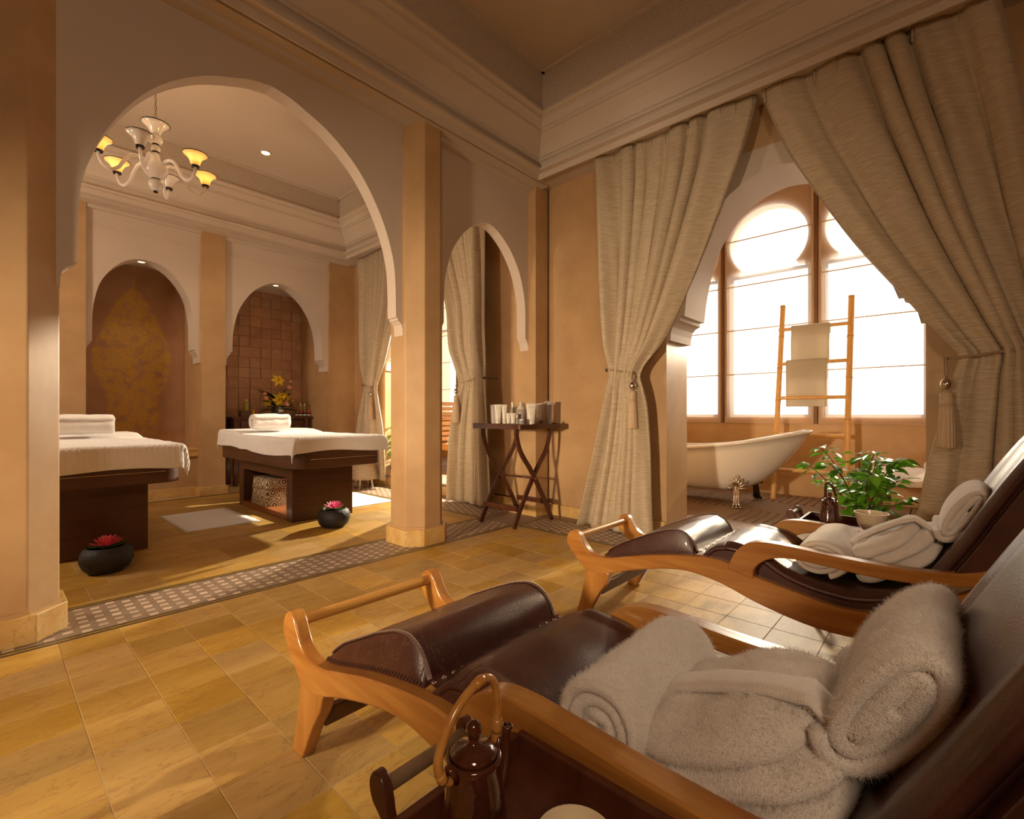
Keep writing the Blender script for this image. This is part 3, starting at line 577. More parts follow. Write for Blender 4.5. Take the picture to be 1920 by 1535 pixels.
# ---- loungers
def lounger(label, X0, Yk):
    t = thing('lounge_chair', label, 'lounger', (X0, Yk, 0), group='teak and leather loungers'); Wd = .56; TH = .042
    top = cat([(0, .335), (.004, .372), (.026, .398), (.055, .402), (.078, .386), (.10, .352), (.13, .318), (.175, .300), (.25, .303), (.34, .326), (.47, .360), (.60, .384), (.72, .398), (.80, .392), (.88, .366), (.98, .345), (1.12, .319), (1.20, .312), (1.29, .325), (1.37, .355), (1.46, .415), (1.56, .49), (1.66, .60), (1.76, .76), (1.83, .90), (1.86, .97)], 3)
    bot = cat([(1.92, .95), (1.88, .84), (1.80, .70), (1.72, .58), (1.64, .47), (1.54, .37), (1.42, .285), (1.30, .235), (1.19, .218), (1.06, .226), (.90, .262), (.78, .302), (.66, .322), (.57, .318), (.46, .294), (.34, .258), (.25, .226), (.20, .213), (.14, .213), (.10, .232), (.055, .270), (.02, .305)], 3)
    rail = [(-u, z) for u, z in top + bot]
    leg = [(-u, z) for u, z in cat([(.118, .232), (.105, .15), (.085, .07), (.062, 0)], 4) + cat([(.128, 0), (.155, .05), (.195, .12), (.235, .175), (.255, .228)], 4)]
    leg2 = [(-u, z) for u, z in [(1.24, .25), (1.36, .28), (1.44, .16), (1.52, .07), (1.60, 0), (1.53, 0), (1.42, .06), (1.32, .15)]]
    armt = cat([(.80, .372), (.822, .43), (.852, .470), (.89, .493), (.95, .503), (1.04, .501), (1.19, .492), (1.37, .490), (1.50, .508), (1.60, .552), (1.70, .63)], 4)
    arm = armt + cat([(1.70, .54), (1.58, .484), (1.475, .460), (1.367, .447), (1.25, .445), (1.13, .453), (1.04, .457), (.972, .447), (.925, .420), (.900, .385), (.90, .35)], 4)
    arm = [(-u, z) for u, z in arm]
    for x in (0, Wd - TH):
        obj('side_rail', prism(B(), rail, 'x', x, x + TH), TEAKY, t, bev=.006, smooth=True)
        obj('leg', prism(B(), leg, 'x', x + .001, x + TH - .001), TEAKZ, t, bev=.004, smooth=True); obj('leg', prism(B(), leg2, 'x', x + .001, x + TH - .001), TEAKZ, t, bev=.004)
        obj('armrest', prism(B(), arm, 'x', x - .004, x + TH + .004), TEAKY, t, bev=.007, smooth=True)
    obj('foot_bar', tube(B(), [(TH - .01, -.048, .368), (Wd - TH + .01, -.048, .368)], .0175, 20), TEAKX, t, smooth=True)
    obj('stretcher', bx(TH, Wd - TH, -.19, -.165, .10, .15), DKM, t, bev=.003); obj('stretcher', bx(TH, Wd - TH, -1.42, -1.39, .15, .20), DKM, t, bev=.003)
    # padded leather foot cushion
    x0, x1 = TH - .006, Wd - TH + .006
    cu = cat([(.205, .306), (.24, .335), (.29, .368), (.38, .412), (.46, .448), (.53, .472), (.58, .478), (.615, .465), (.64, .440), (.655, .412), (.662, .398)], 5)
    def base(u): return interp(top, u)[0]
    bm = B(); ns = 28
    def f(a, b):
        u, z = interp([(i / (len(cu) - 1),) + c for i, c in enumerate(cu)], b); s = a * 2 - 1; e = 1 - abs(s)
        h = z - base(u); k = 1 - max(0, 1 - e / .05) ** 2.2 * .55; k *= 1 + .035 * (1 - s * s)
        wr = .0035 * nz((a * 3, b * 14, X0)) * min(1, e * 8)
        return (lerp(x0, x1, a), -u, base(u) + h * max(.02, k) + wr)
    g = grid(bm, f, ns, 40)
    for i in (0, ns):
        lo = [bm.verts.new((g[i][j].co.x, g[i][j].co.y, base(-g[i][j].co.y) - .004)) for j in range(41)]
        for j in range(40): bm.faces.new((g[i][j], g[i][j + 1], lo[j + 1], lo[j]))
    fc = obj('foot_cushion', bm, LEA, t, smooth=True)
    # seam cords with stitches on both ends of the cushion
    bm = B(); st = B()
    for a in (.03, .97):
        pts = [f(a, j / 40) for j in range(2, 40)]; pts = [(p[0], p[1], p[2] + .002) for p in pts]; tube(bm, pts, .0028, 6)
        for k in range(0, 74):
            i = k / 74 * (len(pts) - 1); q = Vector(pts[int(i)]).lerp(Vector(pts[min(len(pts) - 1, int(i) + 1)]), i - int(i)); tube(st, [q + Vector((-.0055, .001, .001)), q + Vector((0, 0, .0042)), q + Vector((.0055, -.001, .001))], .0015, 4)
    obj('seam', bm, STI, fc, smooth='all', kind='stuff'); obj('stitching', st, mat('stitch_thread', (.34, .22, .17), .5), fc, kind='stuff')
    bm = B(); 
    for s in (x0 - .003, x1 + .003):
        for k in range(36):
            u = .215 + k * .0122; tube(bm, [(s, -u, base(u) + .006), (s + (.003 if s < .2 else -.003), -u - .006, base(u + .006) + .015)], .0017, 5)
    obj('edge_lacing', bm, STI, fc, kind='stuff')
    # seat and back sling
    se = cat([(.700, .385), (.715, .395), (.74, .418), (.77, .428), (.80, .432), (.84, .428), (.90, .418), (.98, .372), (1.06, .346), (1.14, .334), (1.22, .332), (1.30, .350), (1.37, .380), (1.43, .438), (1.48, .512), (1.53, .602), (1.58, .70), (1.63, .795), (1.68, .88), (1.73, .95), (1.75, .975)], 4); T_ = [(i / (len(se) - 1),) + c for i, c in enumerate(se)]
    def sf(a, b):
        u, z = interp(T_, b); s = a * 2 - 1; u2, z2 = interp(T_, min(1, b + .01)); n = Vector((0, (z2 - z), (u2 - u))); 
        if n.length > 1e-6: n.normalize()
        puff = .014 * (1 - abs(s) ** 6) - .02 * math.exp(-((b - .55) / .12) ** 2) * (1 - s * s) * 0 + .006 * nz((a * 4, b * 7, 3 + X0)) * (1 - s ** 4)
        pad = .02 * math.exp(-((abs(s) - .86) / .07) ** 2) * (1 if b > .18 else 0)
        return (lerp(x0, x1, a), -u + n.y * 0 + n[1] * (puff + pad * .6), z + n[2] * (puff + pad * .6))
    bm = B(); grid(bm, sf, 34, 110); sl_ = obj('leather_sling', bm, LEA, t, smooth='all', recalc=False); so = sl_.modifiers.new('thick', 'SOLIDIFY'); so.thickness = .018; so.offset = 1 if False else -1
    # padded sides closing the sling down to the rails
    for sx, xa, xb in ((0, x0 - .001, x0 + .02), (1, x1 - .02, x1 + .001)):
        pts = [(u, z + .004) for u, z in se if u > .70]; lo = [(u, min(z - .012, max(base(u) - .01, z - .16))) for u, z in pts if u < 1.44]
        hi = []
        for i in range(len(pts)):
            if pts[i][0] >= 1.44: q_ = pts[i][0] + .125 * min(1, (pts[i][0] - 1.42) / .06); hi.append((q_, max(pts[i][1] - .055, interp(armt, q_)[0] - .012)))
        obj('side_gusset', prism(B(), [(-u, z) for u, z in pts + hi[::-1] + lo[::-1]], 'x', xa, xb), LEA, t, bev=.007, smooth=True)
        bk_ = [p for p in pts if p[0] >= 1.455]; xo, xi = ((.001, x0 + .03) if sx == 0 else (x1 - .03, Wd - .001))
        obj('back_bolster', prism(B(), [(-u, z - .012) for u, z in bk_] + [(-u, z) for u, z in hi[::-1][:-1]], 'x', xo, xi), LEA, t, bev=.014, smooth=True)
    bm = B(); st = B(); n = 150
    for a in (.165, .835):
        pts = []
        for j in range(n + 1):
            b = .19 + .79 * j / n; q = Vector(sf(a, b)); q2 = Vector(sf(a, min(1, b + .004))); d = (q2 - q); nn = Vector((0, -d.z, d.y)); nn = -nn if nn.z < 0 else nn; nn.normalize(); pts.append(q + nn * .003)
            if j % 2 == 0: r_ = .0085; tube(st, [q + nn * .003 + Vector((-r_, 0, 0)) - d.normalized() * .003, q + nn * .0095, q + nn * .003 + Vector((r_, 0, 0)) + d.normalized() * .003], .0033, 5)
        tube(bm, pts, .0035, 6)
    obj('braid', bm, STI, sl_, smooth='all', kind='stuff'); obj('stitching', st, STI, sl_, kind='stuff')
    # strap with eyelets in the valley
    bm = B(); grid(bm, lambda a, b: (lerp(x0 + .004, x1 - .004, a), -(.656 + .052 * b), .4075 - .006 * b + .003 * math.sin(b * PI) + .0015 * math.sin(a * 40)), 40, 3); obj('strap', bm, LEA, t, smooth='all', recalc=False)
    ey = B(); tube(ey, [(.0042 * math.cos(i * PI / 6), .0042 * math.sin(i * PI / 6), .0008) for i in range(12)], .0017, 6, closed=True); eo = None
    me = None
    for k in range(17):
        x = lerp(x0 + .012, x1 - .012, k / 16)
        if me is None: o = obj('eyelet', ey, BRA, t, loc=(x, -.676, .4075), smooth='all'); me = o.data
        else: put('eyelet', me, t, (x, -.676 + .001 * (k % 2), .4075))
    return t
LG1 = lounger('nearest teak lounger with padded brown leather, its foot bar at the lower centre', .618, 1.515)
LG2 = lounger('teak and brown leather lounger farther right, beside the big right curtain', 2.03, 1.466)
# ---- towels: a strip swept along a 2D path
def strip(bm, path, th, x0, x1, nx, mapf, seed=0, rough=.003):
    n = len(path); nor = []
    for i in range(n):
        a = path[max(0, i - 1)]; b = path[min(n - 1, i + 1)]; d = Vector((b[0] - a[0], b[1] - a[1])); d.normalize(); nor.append(Vector((-d.y, d.x)))
    rows = []
    for k in range(-2, nx + 3):
        kk = min(max(k, 0), nx); x = lerp(x0, x1, kk / nx); sh = {-2: .35, -1: .8}.get(k, {nx + 2: .35, nx + 1: .8}.get(k, 1.0)); ex = {-2: -.42, -1: -.25, nx + 1: .25, nx + 2: .42}.get(k, 0) * th
        ring = []
        for s in (1, -1):
            seq = range(n) if s == 1 else range(n - 1, -1, -1)
            for i in seq:
                p = Vector(path[i]) + nor[i] * (s * th * .5 * sh); tl = .004 * nz((i * .12, kk * .01 + 5, seed)) * 2; q = Vector((x + ex + (tl if kk in (0, nx) else 0), p.x, p.y))
                q += Vector((0, nz((x * 14, p.x * 14, seed + 1)), nz((x * 14, p.y * 14, seed + 7)))) * rough * 2.2
                ring.append(bm.verts.new(mapf(q)))
        rows.append(ring)
    m = 2 * n
    for a, b in zip(rows, rows[1:]):
        for i in range(m): bm.faces.new((a[i], a[(i + 1) % m], b[(i + 1) % m], b[i]))
    for r in (rows[0], rows[-1]):
        for i in range(n - 1): bm.faces.new((r[i], r[i + 1], r[m - 2 - i], r[m - 1 - i]))
    return bm
def roll_path(a, b, turns, pitch, start=0.0, n=34, core=.0):
    P = []
    N_ = int(turns * n)
    for i in range(N_ + 1):
        th = 2 * PI * i / n; k = pitch * i / n; ra = max(a - k, .012 + .3 * (a - b) * 0); rb = max(b - k, .006)
        P.append((ra * math.cos(start - th), rb * math.sin(start - th)))
    return P[::-1]
def rolled(name, label, c, L, a, b, tilt, turns, th, m=TOW, grp='rolled white towels', seed=0, rz=0.0, start=2.6):
    mp = Matrix.Rotation(tilt, 4, 'X'); path = roll_path(a - th / 2, b - th / 2, turns, th * 1.04, start)
    def mapf(q):
        bulge = 1 + .05 * math.sin(PI * (q.x / L + .5)) + .025 * nz((q.x * 9, q.y * 9, seed)); return mp @ Vector((q.x, q.y * bulge, q.z * bulge))
    o = obj(name, strip(B(), path, th, -L / 2, L / 2, 12, mapf, seed), m, loc=c, smooth='all', rot=(0, 0, rz))
    return tag(o, label, 'towel', grp)
rolled('rolled_towel', 'big rolled white towel lying across the nearest lounger seat, left of the robe', (.885, .452, .466), .345, .090, .082, -.1, 3, .0225, seed=1, start=-1.9)
rolled('rolled_towel', 'big rolled white towel propped on top of the robe on the nearest lounger back', (.93, .062, .622), .32, .116, .060, -.98, 2.4, .0225, seed=2, start=.6)
rolled('rolled_towel', 'rolled white towel lying on the far lounger seat beside its robe', (2.31, .36, .452), .38, .098, .078, -.1, 3.2, .02, seed=3, start=-1.9)
rolled('rolled_towel', 'rolled white towel propped high on the robe of the far lounger', (2.33, -.035, .665), .30, .115, .056, -1.02, 2.4, .02, seed=4, start=.6)
def pillow(a, b, h, seed, mapf, n=3.2, groove=None, nu=60, nv=26):
    bm = B()
    def f(u, v):
        th = 2 * PI * u; ph = PI * (v - .5); cp, sp = math.cos(ph), math.sin(ph); k = abs(cp) ** .55
        x = a * math.copysign(abs(math.cos(th)) ** (2 / n), math.cos(th)) * k; y = b * math.copysign(abs(math.sin(th)) ** (2 / n), math.sin(th)) * k
        z = h * math.copysign(abs(sp) ** .9, sp)
        e = .017 * nz((x * 9, y * 9, seed)) + .006 * nz((x * 24, y * 22, seed + 5)); x += .014 * nz((z * 11, y * 8, seed + 2)); y += .014 * nz((x * 8, z * 11, seed + 4))
        z += e * (1.2 if sp > 0 else .4)
        if groove and sp > 0: z -= groove(x, y) * sp ** .5
        return mapf(Vector((x, y, z)))
    grid(bm, f, nu, nv, True); bmesh.ops.remove_doubles(bm, verts=bm.verts, dist=1e-5); return bm
def robe(label, c, L, sc, seed, tilt):
    t = thing('bathrobe', label, 'bathrobe', c, group='folded white bathrobes'); mp = Matrix.Rotation(tilt, 4, 'X'); W2 = .155 * sc
    def lay(dy, dz, rot): 
        rm = Matrix.Rotation(rot, 4, 'Z')
        def m(q): q = rm @ q; s = q.x / (L / 2); return mp @ Vector((q.x, q.y + dy, q.z + dz + .014 * (1 - s * s) - .012 * s * s))
        return m
    g1 = lambda x, y: .014 * math.exp(-((x - .02 + .5 * y) / .006) ** 2) + .009 * math.exp(-((x + .075 - .12 * y) / .005) ** 2) + .008 * math.exp(-((x - .11 + .2 * y) / .006) ** 2)
    obj('fold', pillow(L * .50, W2 * 1.04, .034 * sc, seed, lay(.0, .018, 0)), ROB, t, smooth='all'); obj('fold', pillow(L * .49, W2 * 1.0, .030 * sc, seed + 11, lay(-.012, .058 * sc, .04)), ROB, t, smooth='all')
    obj('fold', pillow(L * .47, W2 * .93, .034 * sc, seed + 23, lay(.006, .098 * sc, -.05), groove=g1), ROB, t, smooth='all')
    def bl(u, v):
        y = lerp(-W2 * 1.10, W2 * .98, v); x = -.075 + .06 * v + (u - .5) * .062; k = abs(2 * v - 1); zz = .134 * sc + .006 * (1 - (2 * u - 1) ** 4) - .13 * max(0, k - .80) ** 1.1 * 3 - .02 * k * k + .003 * nz((x * 20, y * 20, seed)); return lay(0, 0, 0)(Vector((x, y, zz)))
    bm = B(); grid(bm, bl, 10, 60); o = obj('belt', bm, ROB, t, smooth='all', recalc=False); so = o.modifiers.new('t', 'SOLIDIFY'); so.thickness = .010; so.offset = 0
    return t
robe('folded fluffy white bathrobe on the nearest lounger, between its two towel rolls', (.885, .225, .405), .37, 1.05, 5, -.42)
robe('folded fluffy white bathrobe on the far lounger, between its two towel rolls', (2.32, .125, .445), .37, .95, 9, -.62)
# ---- treatment tables
def rrect(x0, x1, y0, y1, r, n=6):
    P = []
    for cx, cy, a0 in ((x1 - r, y0 + r, -PI / 2), (x1 - r, y1 - r, 0), (x0 + r, y1 - r, PI / 2), (x0 + r, y0 + r, PI)):
        for i in range(n + 1): a = a0 + PI / 2 * i / n; P.append((cx + r * math.cos(a), cy + r * math.sin(a)))
    return P
def table(label, xc, y0, grp='treatment tables'):
    t = thing('massage_table', label, 'massage table', (xc, y0, 0), group=grp)
    obj('table_top', prism(B(), rrect(-.43, .43, 0, 1.94, .11, 8), 'z', .52, .675), WEN, t, bev=.006, smooth=True)
    obj('inlay', bx(-.30, .33, -.0025, .004, .598, .603), BRA, t, label='thin pale metal inlay')
    bz = .52
    obj('base_panel', bx(-.30, .30, .37, .50, 0, bz), WEN, t, bev=.003); obj('base_panel', bx(-.30, .30, 1.60, 1.72, 0, bz), WEN, t, bev=.003)
    obj('base_floor', bx(-.30, .30, .50, 1.60, 0, .055), WENL, t, bev=.002); obj('base_rail', bx(-.30, .30, .50, 1.60, .40, bz), WEN, t, bev=.002)
    obj('inner_panel', bx(.0, .02, 1.0, 1.60, .055, .40), WENL, t)
    bm = prism(B(), rrect(-.415, .415, .015, 1.92, .11, 8), 'z', .675, .765); mt = obj('mattress', bm, LIN, t, bev=.02, smooth=True)
    obj('headrest', prism(B(), rrect(-.40, .40, 1.35, 1.93, .12, 8), 'z', .765, .80), LIN, t, bev=.015, smooth=True)
    return t
def blanket(label, xc, y0, dropx0, dropx1, dropy, rib, seed, corner=1.0):
    w0, l = .425, 1.93
    def f(u, v):
        s = lerp(-w0 - dropx0, w0 + dropx1, u); q = lerp(-dropy, l + .15, v)
        ex = max(0, abs(s) - w0); ey = max(0, -q) ; e2 = max(0, q - l)
        x = math.copysign(min(abs(s), w0) + .012 * min(1, ex / .03) + ex * (.12 if s > 0 else .10), s); y = max(q, 0) if q < l else l; y = y - .014 * min(1, ey / .03) - ey * .10 + e2 * .1
        top = .782 + .035 * max(0, min(1, (q - 1.25) / .25)); rr = .022
        eyy = max(ey, e2); z = top - max(ex, eyy) - .42 * min(ex, eyy) + (.010 * min(1, (ex + ey + e2) / .03))
        # ribbed band close to the foot hem
        dh = q + dropy; n = .0045 * abs(math.sin(s * PI / .032)) if (rib[0] < dh < rib[1]) else 0
        if q > 0: z += n
        else: y -= n * 1.5
        wv = .010 * math.sin(s * 9 + seed) * min(1, ey / .08) + .012 * math.sin(q * 7 + seed) * min(1, ex / .08) * (1 if s > 0 else -1)
        z += .004 * nz((s * 5, q * 5, seed)) + .012 * math.sin(s * 6 + seed) * min(1, ey / .05) + .012 * math.sin(q * 5 + seed) * min(1, ex / .05)
        if ex > 0: x += wv
        if ey > 0 and ex <= 0: y += wv
        return (x, y, z)
    bm = B(); grid(bm, f, 150, 150); o = obj('blanket', bm, LIN, loc=(xc, y0, 0), smooth='all', recalc=False); so = o.modifiers.new('thick', 'SOLIDIFY'); so.thickness = .008; so.offset = 1
    return tag(o, label, 'blanket', 'white table blankets')
table('dark wood massage table at the far left, cut off by the left pier', .52, 4.03)
table('dark wood massage table nearer the middle column, with a basket in its open base', 2.20, 4.08)
blanket('white ribbed blanket over the massage table at the far left', .52, 4.03, .14, .14, .17, (.02, .155), 1.0)
blanket('white ribbed blanket over the massage table near the middle column', 2.20, 4.08, .16, .06, .13, (.13, .33), 2.3)
rolled('rolled_towel', 'rolled white towel on the head end of the far left massage table', (.55, 5.30, .905), .38, .098, .088, 0, 3, .018, seed=11)
rolled('rolled_towel', 'rolled white towel on the head end of the massage table with the basket', (2.08, 5.42, .908), .36, .098, .088, 0, 3, .018, seed=12)
# basket with lid in the open base
bk = thing('woven_basket', 'cream and brown woven lidded basket inside the massage table base', 'basket', (2.09, 5.30, .056))
WV = bpy.data.materials.new('woven_pattern'); WV.use_nodes = True
def _wv():
    nt = WV.node_tree; N = nt.nodes; Lk = nt.links; b = N['Principled BSDF']; b.inputs['Roughness'].default_value = .8; tc = N.new('ShaderNodeTexCoord')
    v = N.new('ShaderNodeTexVoronoi'); v.inputs['Scale'].default_value = 9; v.inputs['Randomness'].default_value = .25; Lk.new(tc.outputs['Object'], v.inputs[0])
    w = N.new('ShaderNodeMath'); w.operation = 'MULTIPLY'; w.inputs[1].default_value = 34; Lk.new(v.outputs['Distance'], w.inputs[0]); s = N.new('ShaderNodeMath'); s.operation = 'SINE'; Lk.new(w.outputs[0], s.inputs[0])
    n = N.new('ShaderNodeTexNoise'); n.inputs['Scale'].default_value = 60; Lk.new(tc.outputs['Object'], n.inputs[0]); a = N.new('ShaderNodeMath'); a.operation = 'ADD'; Lk.new(s.outputs[0], a.inputs[0]); Lk.new(n.outputs[0], a.inputs[1])
    c = N.new('ShaderNodeValToRGB'); c.color_ramp.interpolation = 'CONSTANT'; c.color_ramp.elements[0].color = (.62, .50, .32, 1); c.color_ramp.elements[1].color = (.10, .05, .03, 1); c.color_ramp.elements[1].position = .9; Lk.new(a.outputs[0], c.inputs[0]); Lk.new(c.outputs[0], b.inputs['Base Color'])
_wv()
def taper(bm, x, y, z0, z1, k, r=.03):
    P0 = rrect(-x, x, -y, y, r, 4); a = [bm.verts.new((p[0] * k, p[1] * k, z0)) for p in P0]; b = [bm.verts.new((p[0], p[1], z1)) for p in P0]; n = len(P0)
    for i in range(n): bm.faces.new((a[i], a[(i + 1) % n], b[(i + 1) % n], b[i]))
    bm.faces.new(a[::-1]); bm.faces.new(b); return bm
obj('basket_body', taper(B(), .165, .20, 0, .165, 1.08), WV, bk, smooth=True); obj('lid', taper(B(), .16, .195, .175, .275, 1.06), WV, bk, smooth=True); obj('rim', taper(B(), .172, .207, .163, .178, 1.0), mat('basket_rim', (.3, .18, .09), .8), bk)
# bath mats
def bathmat(label, x0, x1, y0, y1, seed):
    def f(u, v): return (lerp(-(x1 - x0) / 2, (x1 - x0) / 2, u), lerp(-(y1 - y0) / 2, (y1 - y0) / 2, v), .009 + .002 * nz((u * 6, v * 6, seed)) + (.003 if (.10 < v < .22 or .78 < v < .90) and (v * 50) % 2 < 1 else 0) - .006 * (1 if u in (0, 1) or v in (0, 1) else 0))
    bm = B(); grid(bm, f, 20, 100); o = obj('bath_mat', bm, LIN, loc=((x0 + x1) / 2, (y0 + y1) / 2, .0), smooth='all', recalc=False); so = o.modifiers.new('t', 'SOLIDIFY'); so.thickness = .006; so.offset = -1
    return tag(o, label, 'bath mat', 'white bath mats')
bathmat('white striped bath mat on the floor between the two massage tables', 1.14, 1.73, 4.74, 5.65, 1); bathmat('sunlit white bath mat between the basket table and the arcade column', 2.58, 3.16, 4.68, 5.56, 2)
# lotus bowls
def bowl_lotus(l1, l2, x, y, s, rot, pm):
    t = thing('stone_bowl', l1, 'bowl', (x, y, 0), group='black stone bowls')
    bm = B(); lathe(bm, [(.001, .0), (.085, .0), (.118, .03), (.136, .075), (.134, .115), (.118, .148), (.098, .160), (.090, .152), (.088, .140), (.001, .138)], seg=36, wob=lambda a, z: .03 * math.sin(a * 2 + rot)); obj('bowl_body', bm, POTM, t, smooth=True)
    bm = B(); lathe(bm, [(.001, .1435), (.088, .1435)], seg=24); obj('water', bm, mat('dark_water', (.02, .02, .015), .05), t)
    f = thing('lotus_flower', l2, 'flower', (x, y, .150), group='artificial lotus flowers')
    def petal(L, w, lift, curl):
        bm = B(); n = 7
        def g(a, b):
            r = L * a; wd = w * math.sin(PI * min(1, a * .93 + .05)) ** .8 * (b * 2 - 1); return (r * math.cos(lift), wd, r * math.sin(lift) + curl * a * a * L + .25 * wd * wd / w)
        grid(bm, g, n, 4); return bm
    for ring, (cnt, L, lift, mm, w) in enumerate(((10, .088, .12, LEAF, .018), (13, .085, .28, pm, .013), (12, .072, .62, pm, .012), (10, .058, .95, pm, .010), (6, .042, 1.25, pm, .008))):
        me = None
        for k in range(cnt):
            if me is None: o = obj('petal' if ring else 'sepal', petal(L, w, lift, .12), mm, f, smooth='all', recalc=False); me = o.data
            else: o = put('petal' if ring else 'sepal', me, f, (0, 0, 0))
            o.rotation_euler = (0, R.uniform(-.08, .08), 2 * PI * k / cnt + ring * .3 + R.uniform(-.08, .08)); o.location = (0, 0, .004 * ring)
    f.scale = (1.12,) * 3
    return t
PNK2 = mat('lotus_petal_magenta', (.80, .10, .32), .5, col2=(.9, .35, .5), scale=9, transl=.2)
bowl_lotus('black stone bowl on the floor in front of the far left massage table', 'red-pink lotus flower in the nearer, left stone bowl', .525, 3.955, 1, 0.4, PNK)
bowl_lotus('black stone bowl on the floor in front of the massage table with the basket', 'magenta lotus flower in the right stone bowl', 2.085, 4.03, .92, 1.7, PNK2)

# short terry pile on the towels and robes nearest the camera
def fuzz(o, n, ln, seed, slot=0):
    m = o.modifiers.new('pile', 'PARTICLE_SYSTEM'); s = m.particle_system.settings; s.type = 'HAIR'; s.count = n; s.hair_length = ln; s.hair_step = 2; s.render_step = 2; s.display_step = 2
    s.length_random = .6; s.factor_random = .0022; s.brownian_factor = .0; s.root_radius = .35; s.tip_radius = .12; s.radius_scale = .0011; s.use_hair_bspline = False; m.particle_system.seed = seed
k_ = 0
for o in list(COL.objects):
    if o.type != 'MESH': continue
    lab = o.get('label', '')
    if o.name.startswith('rolled_towel') and 'nearest lounger' in lab: fuzz(o, 85000, .0023, 3 + k_); k_ += 1
    elif o.parent and o.parent.name == 'bathrobe' and o.name.split('.')[0] in ('fold', 'belt'): fuzz(o, 45000 if o.name.startswith('fold') else 15000, .0031, 3 + k_); k_ += 1
# ------------------------------------------------------------------ bath bay
tb = thing('bathtub', 'white roll-top claw-foot bathtub standing on the wooden deck', 'bathtub', (5.30, 1.975, .07))
def tubf(k, u, inner=0.0):
    a = 2 * PI * u; ca, sa = math.cos(a), math.sin(a); n = 2.3; rx = .36 - inner; ry = .99 - inner
    ex = math.copysign(abs(ca) ** (2 / n), ca); ey = math.copysign(abs(sa) ** (2 / n), sa)
    sx = .46 + .54 * k ** .4; sy = .30 + .70 * k ** .52
    y = ry * ey * sy; q = (-(ry * ey) + 1.03) / 2.06
    rim = .545 + .205 * max(0, (q - .35) / .65) ** 1.7 + .09 * max(0, (.35 - q) / .35) ** 1.5
    return Vector((rx * ex * sx, y, .140 + (rim - .140) * k))
bm = B(); nu = 56; K = [0, .004, .015, .04, .08, .14, .22, .33, .46, .6, .74, .88, 1.0]; rings = []
cb = tubf(0, 0)
for k in K: rings.append([bm.verts.new(tubf(k, i / nu)) for i in range(nu)])
rollr = .028
for an in (40, 90, 140, 185, 215):
    a = math.radians(an); ring = []
    for i in range(nu):
        p = tubf(1, i / nu); d = Vector((p.x * 2.6, p.y * .9, 0)).normalized(); q = p + d * (rollr * (1 - math.cos(a)) * .0 + rollr * math.sin(a) * 1.0 - (0 if an < 180 else rollr * 1.2 * (1))) + Vector((0, 0, rollr * (.5 - .5 * math.cos(a)) * 1.3)); ring.append(bm.verts.new(q))
    rings.append(ring)
for k in K[::-1][1:]:
    rings.append([bm.verts.new(tubf(k, i / nu, .03) + Vector((0, 0, .02))) for i in range(nu)])
for a, b in zip(rings, rings[1:]):
    for i in range(nu): bm.faces.new((a[i], a[(i + 1) % nu], b[(i + 1) % nu], b[i]))
bm.faces.new(rings[0][::-1]); bm.faces.new(rings[-1]); obj('tub_shell', bm, ENA, tb, smooth='all')
def claw(x, y, sx, sy, m):
    f = B(); ang = math.atan2(sy, sx); K_ = 1.22
    mp = Matrix.Rotation(ang, 4, 'Z')
    def P(p): return mp @ (Vector(p) * K_)
    tube(f, [P((.0, 0, .20)), P((.02, 0, .14)), P((.025, 0, .08)), P((.03, 0, .03))], [.022, .021, .024, .030], 12)
    for k in (-1, 0, 1):
        tube(f, [P((.02, k * .013, .17)), P((.045, k * .015, .10)), P((.05, k * .018, .04)), P((.062, k * .026, .018))], [.010, .009, .011, .013], 8); blob(f, P((.066, k * .027, .013)), (.013, .013, .012), 8, 6)
    for s in (-1, 1):
        for k in range(4): a = .35 + k * .5; tube(f, [P((.01, s * .006, .15)), P((.02, s * .036 * math.sin(a), .17 + .035 * math.cos(a))), P((.03, s * .07 * math.sin(a), .18 + .065 * math.cos(a)))], [.012, .014, .007], 8)
    tube(f, [P((.015, 0, .15)), P((.012, 0, .22)), P((.02, 0, .265))], [.014, .014, .005], 8)
    return obj('claw_foot', f, m, tb, loc=(x, y, 0), smooth='all', label='polished silver claw foot' if m is SIL else None)
claw(-.30, -.42, -1, -.3, SIL); claw(.27, -.42, 1, -.3, IRON); claw(-.28, .5, -1, .3, SIL); claw(.28, .5, 1, .3, IRON)
# bamboo towel ladder leaning on the window wall
ld = thing('bamboo_ladder', 'bamboo towel ladder leaning on the sill behind the bathtub', 'ladder', (5.76, 1.08, .07))
def lx(z): return .0 + .345 * (z) / 2.17
def pole(p0, p1, r, seg_len, name, o=None):
    p0, p1 = Vector(p0), Vector(p1); L = (p1 - p0).length; n = max(1, int(L / seg_len)); pts = []; rad = []; nd = B()
    for i in range(n + 1):
        for dt, rr in ((-.012, 1.0), (0, 1.10), (.012, 1.0)):
            t = i / n + dt
            if 0 <= t <= 1: pts.append(p0.lerp(p1, t)); rad.append(r * rr)
    po = obj(name, tube(B(), pts, rad, 14), BAM, ld, smooth='all')
    nb_ = []
    for i in range(1, n): c = p0.lerp(p1, i / n); d = (p1 - p0).normalized() * .003; obj('bamboo_node', tube(B(), [c - d, c + d], r * 1.13, 12), BAMN, po, smooth='all')
    return po
pole((lx(0), .335, 0), (lx(2.15), .315, 2.15), .027, .36, 'rail'); pole((lx(0), -.315, 0), (lx(2.16), -.325, 2.16), .029, .40, 'rail')
for z in (.32, .70, 1.10, 1.48, 1.87): pole((lx(z) - .002, .345, z), (lx(z) - .002, -.34, z), .0195 if z > .8 else .022, .36, 'rung')
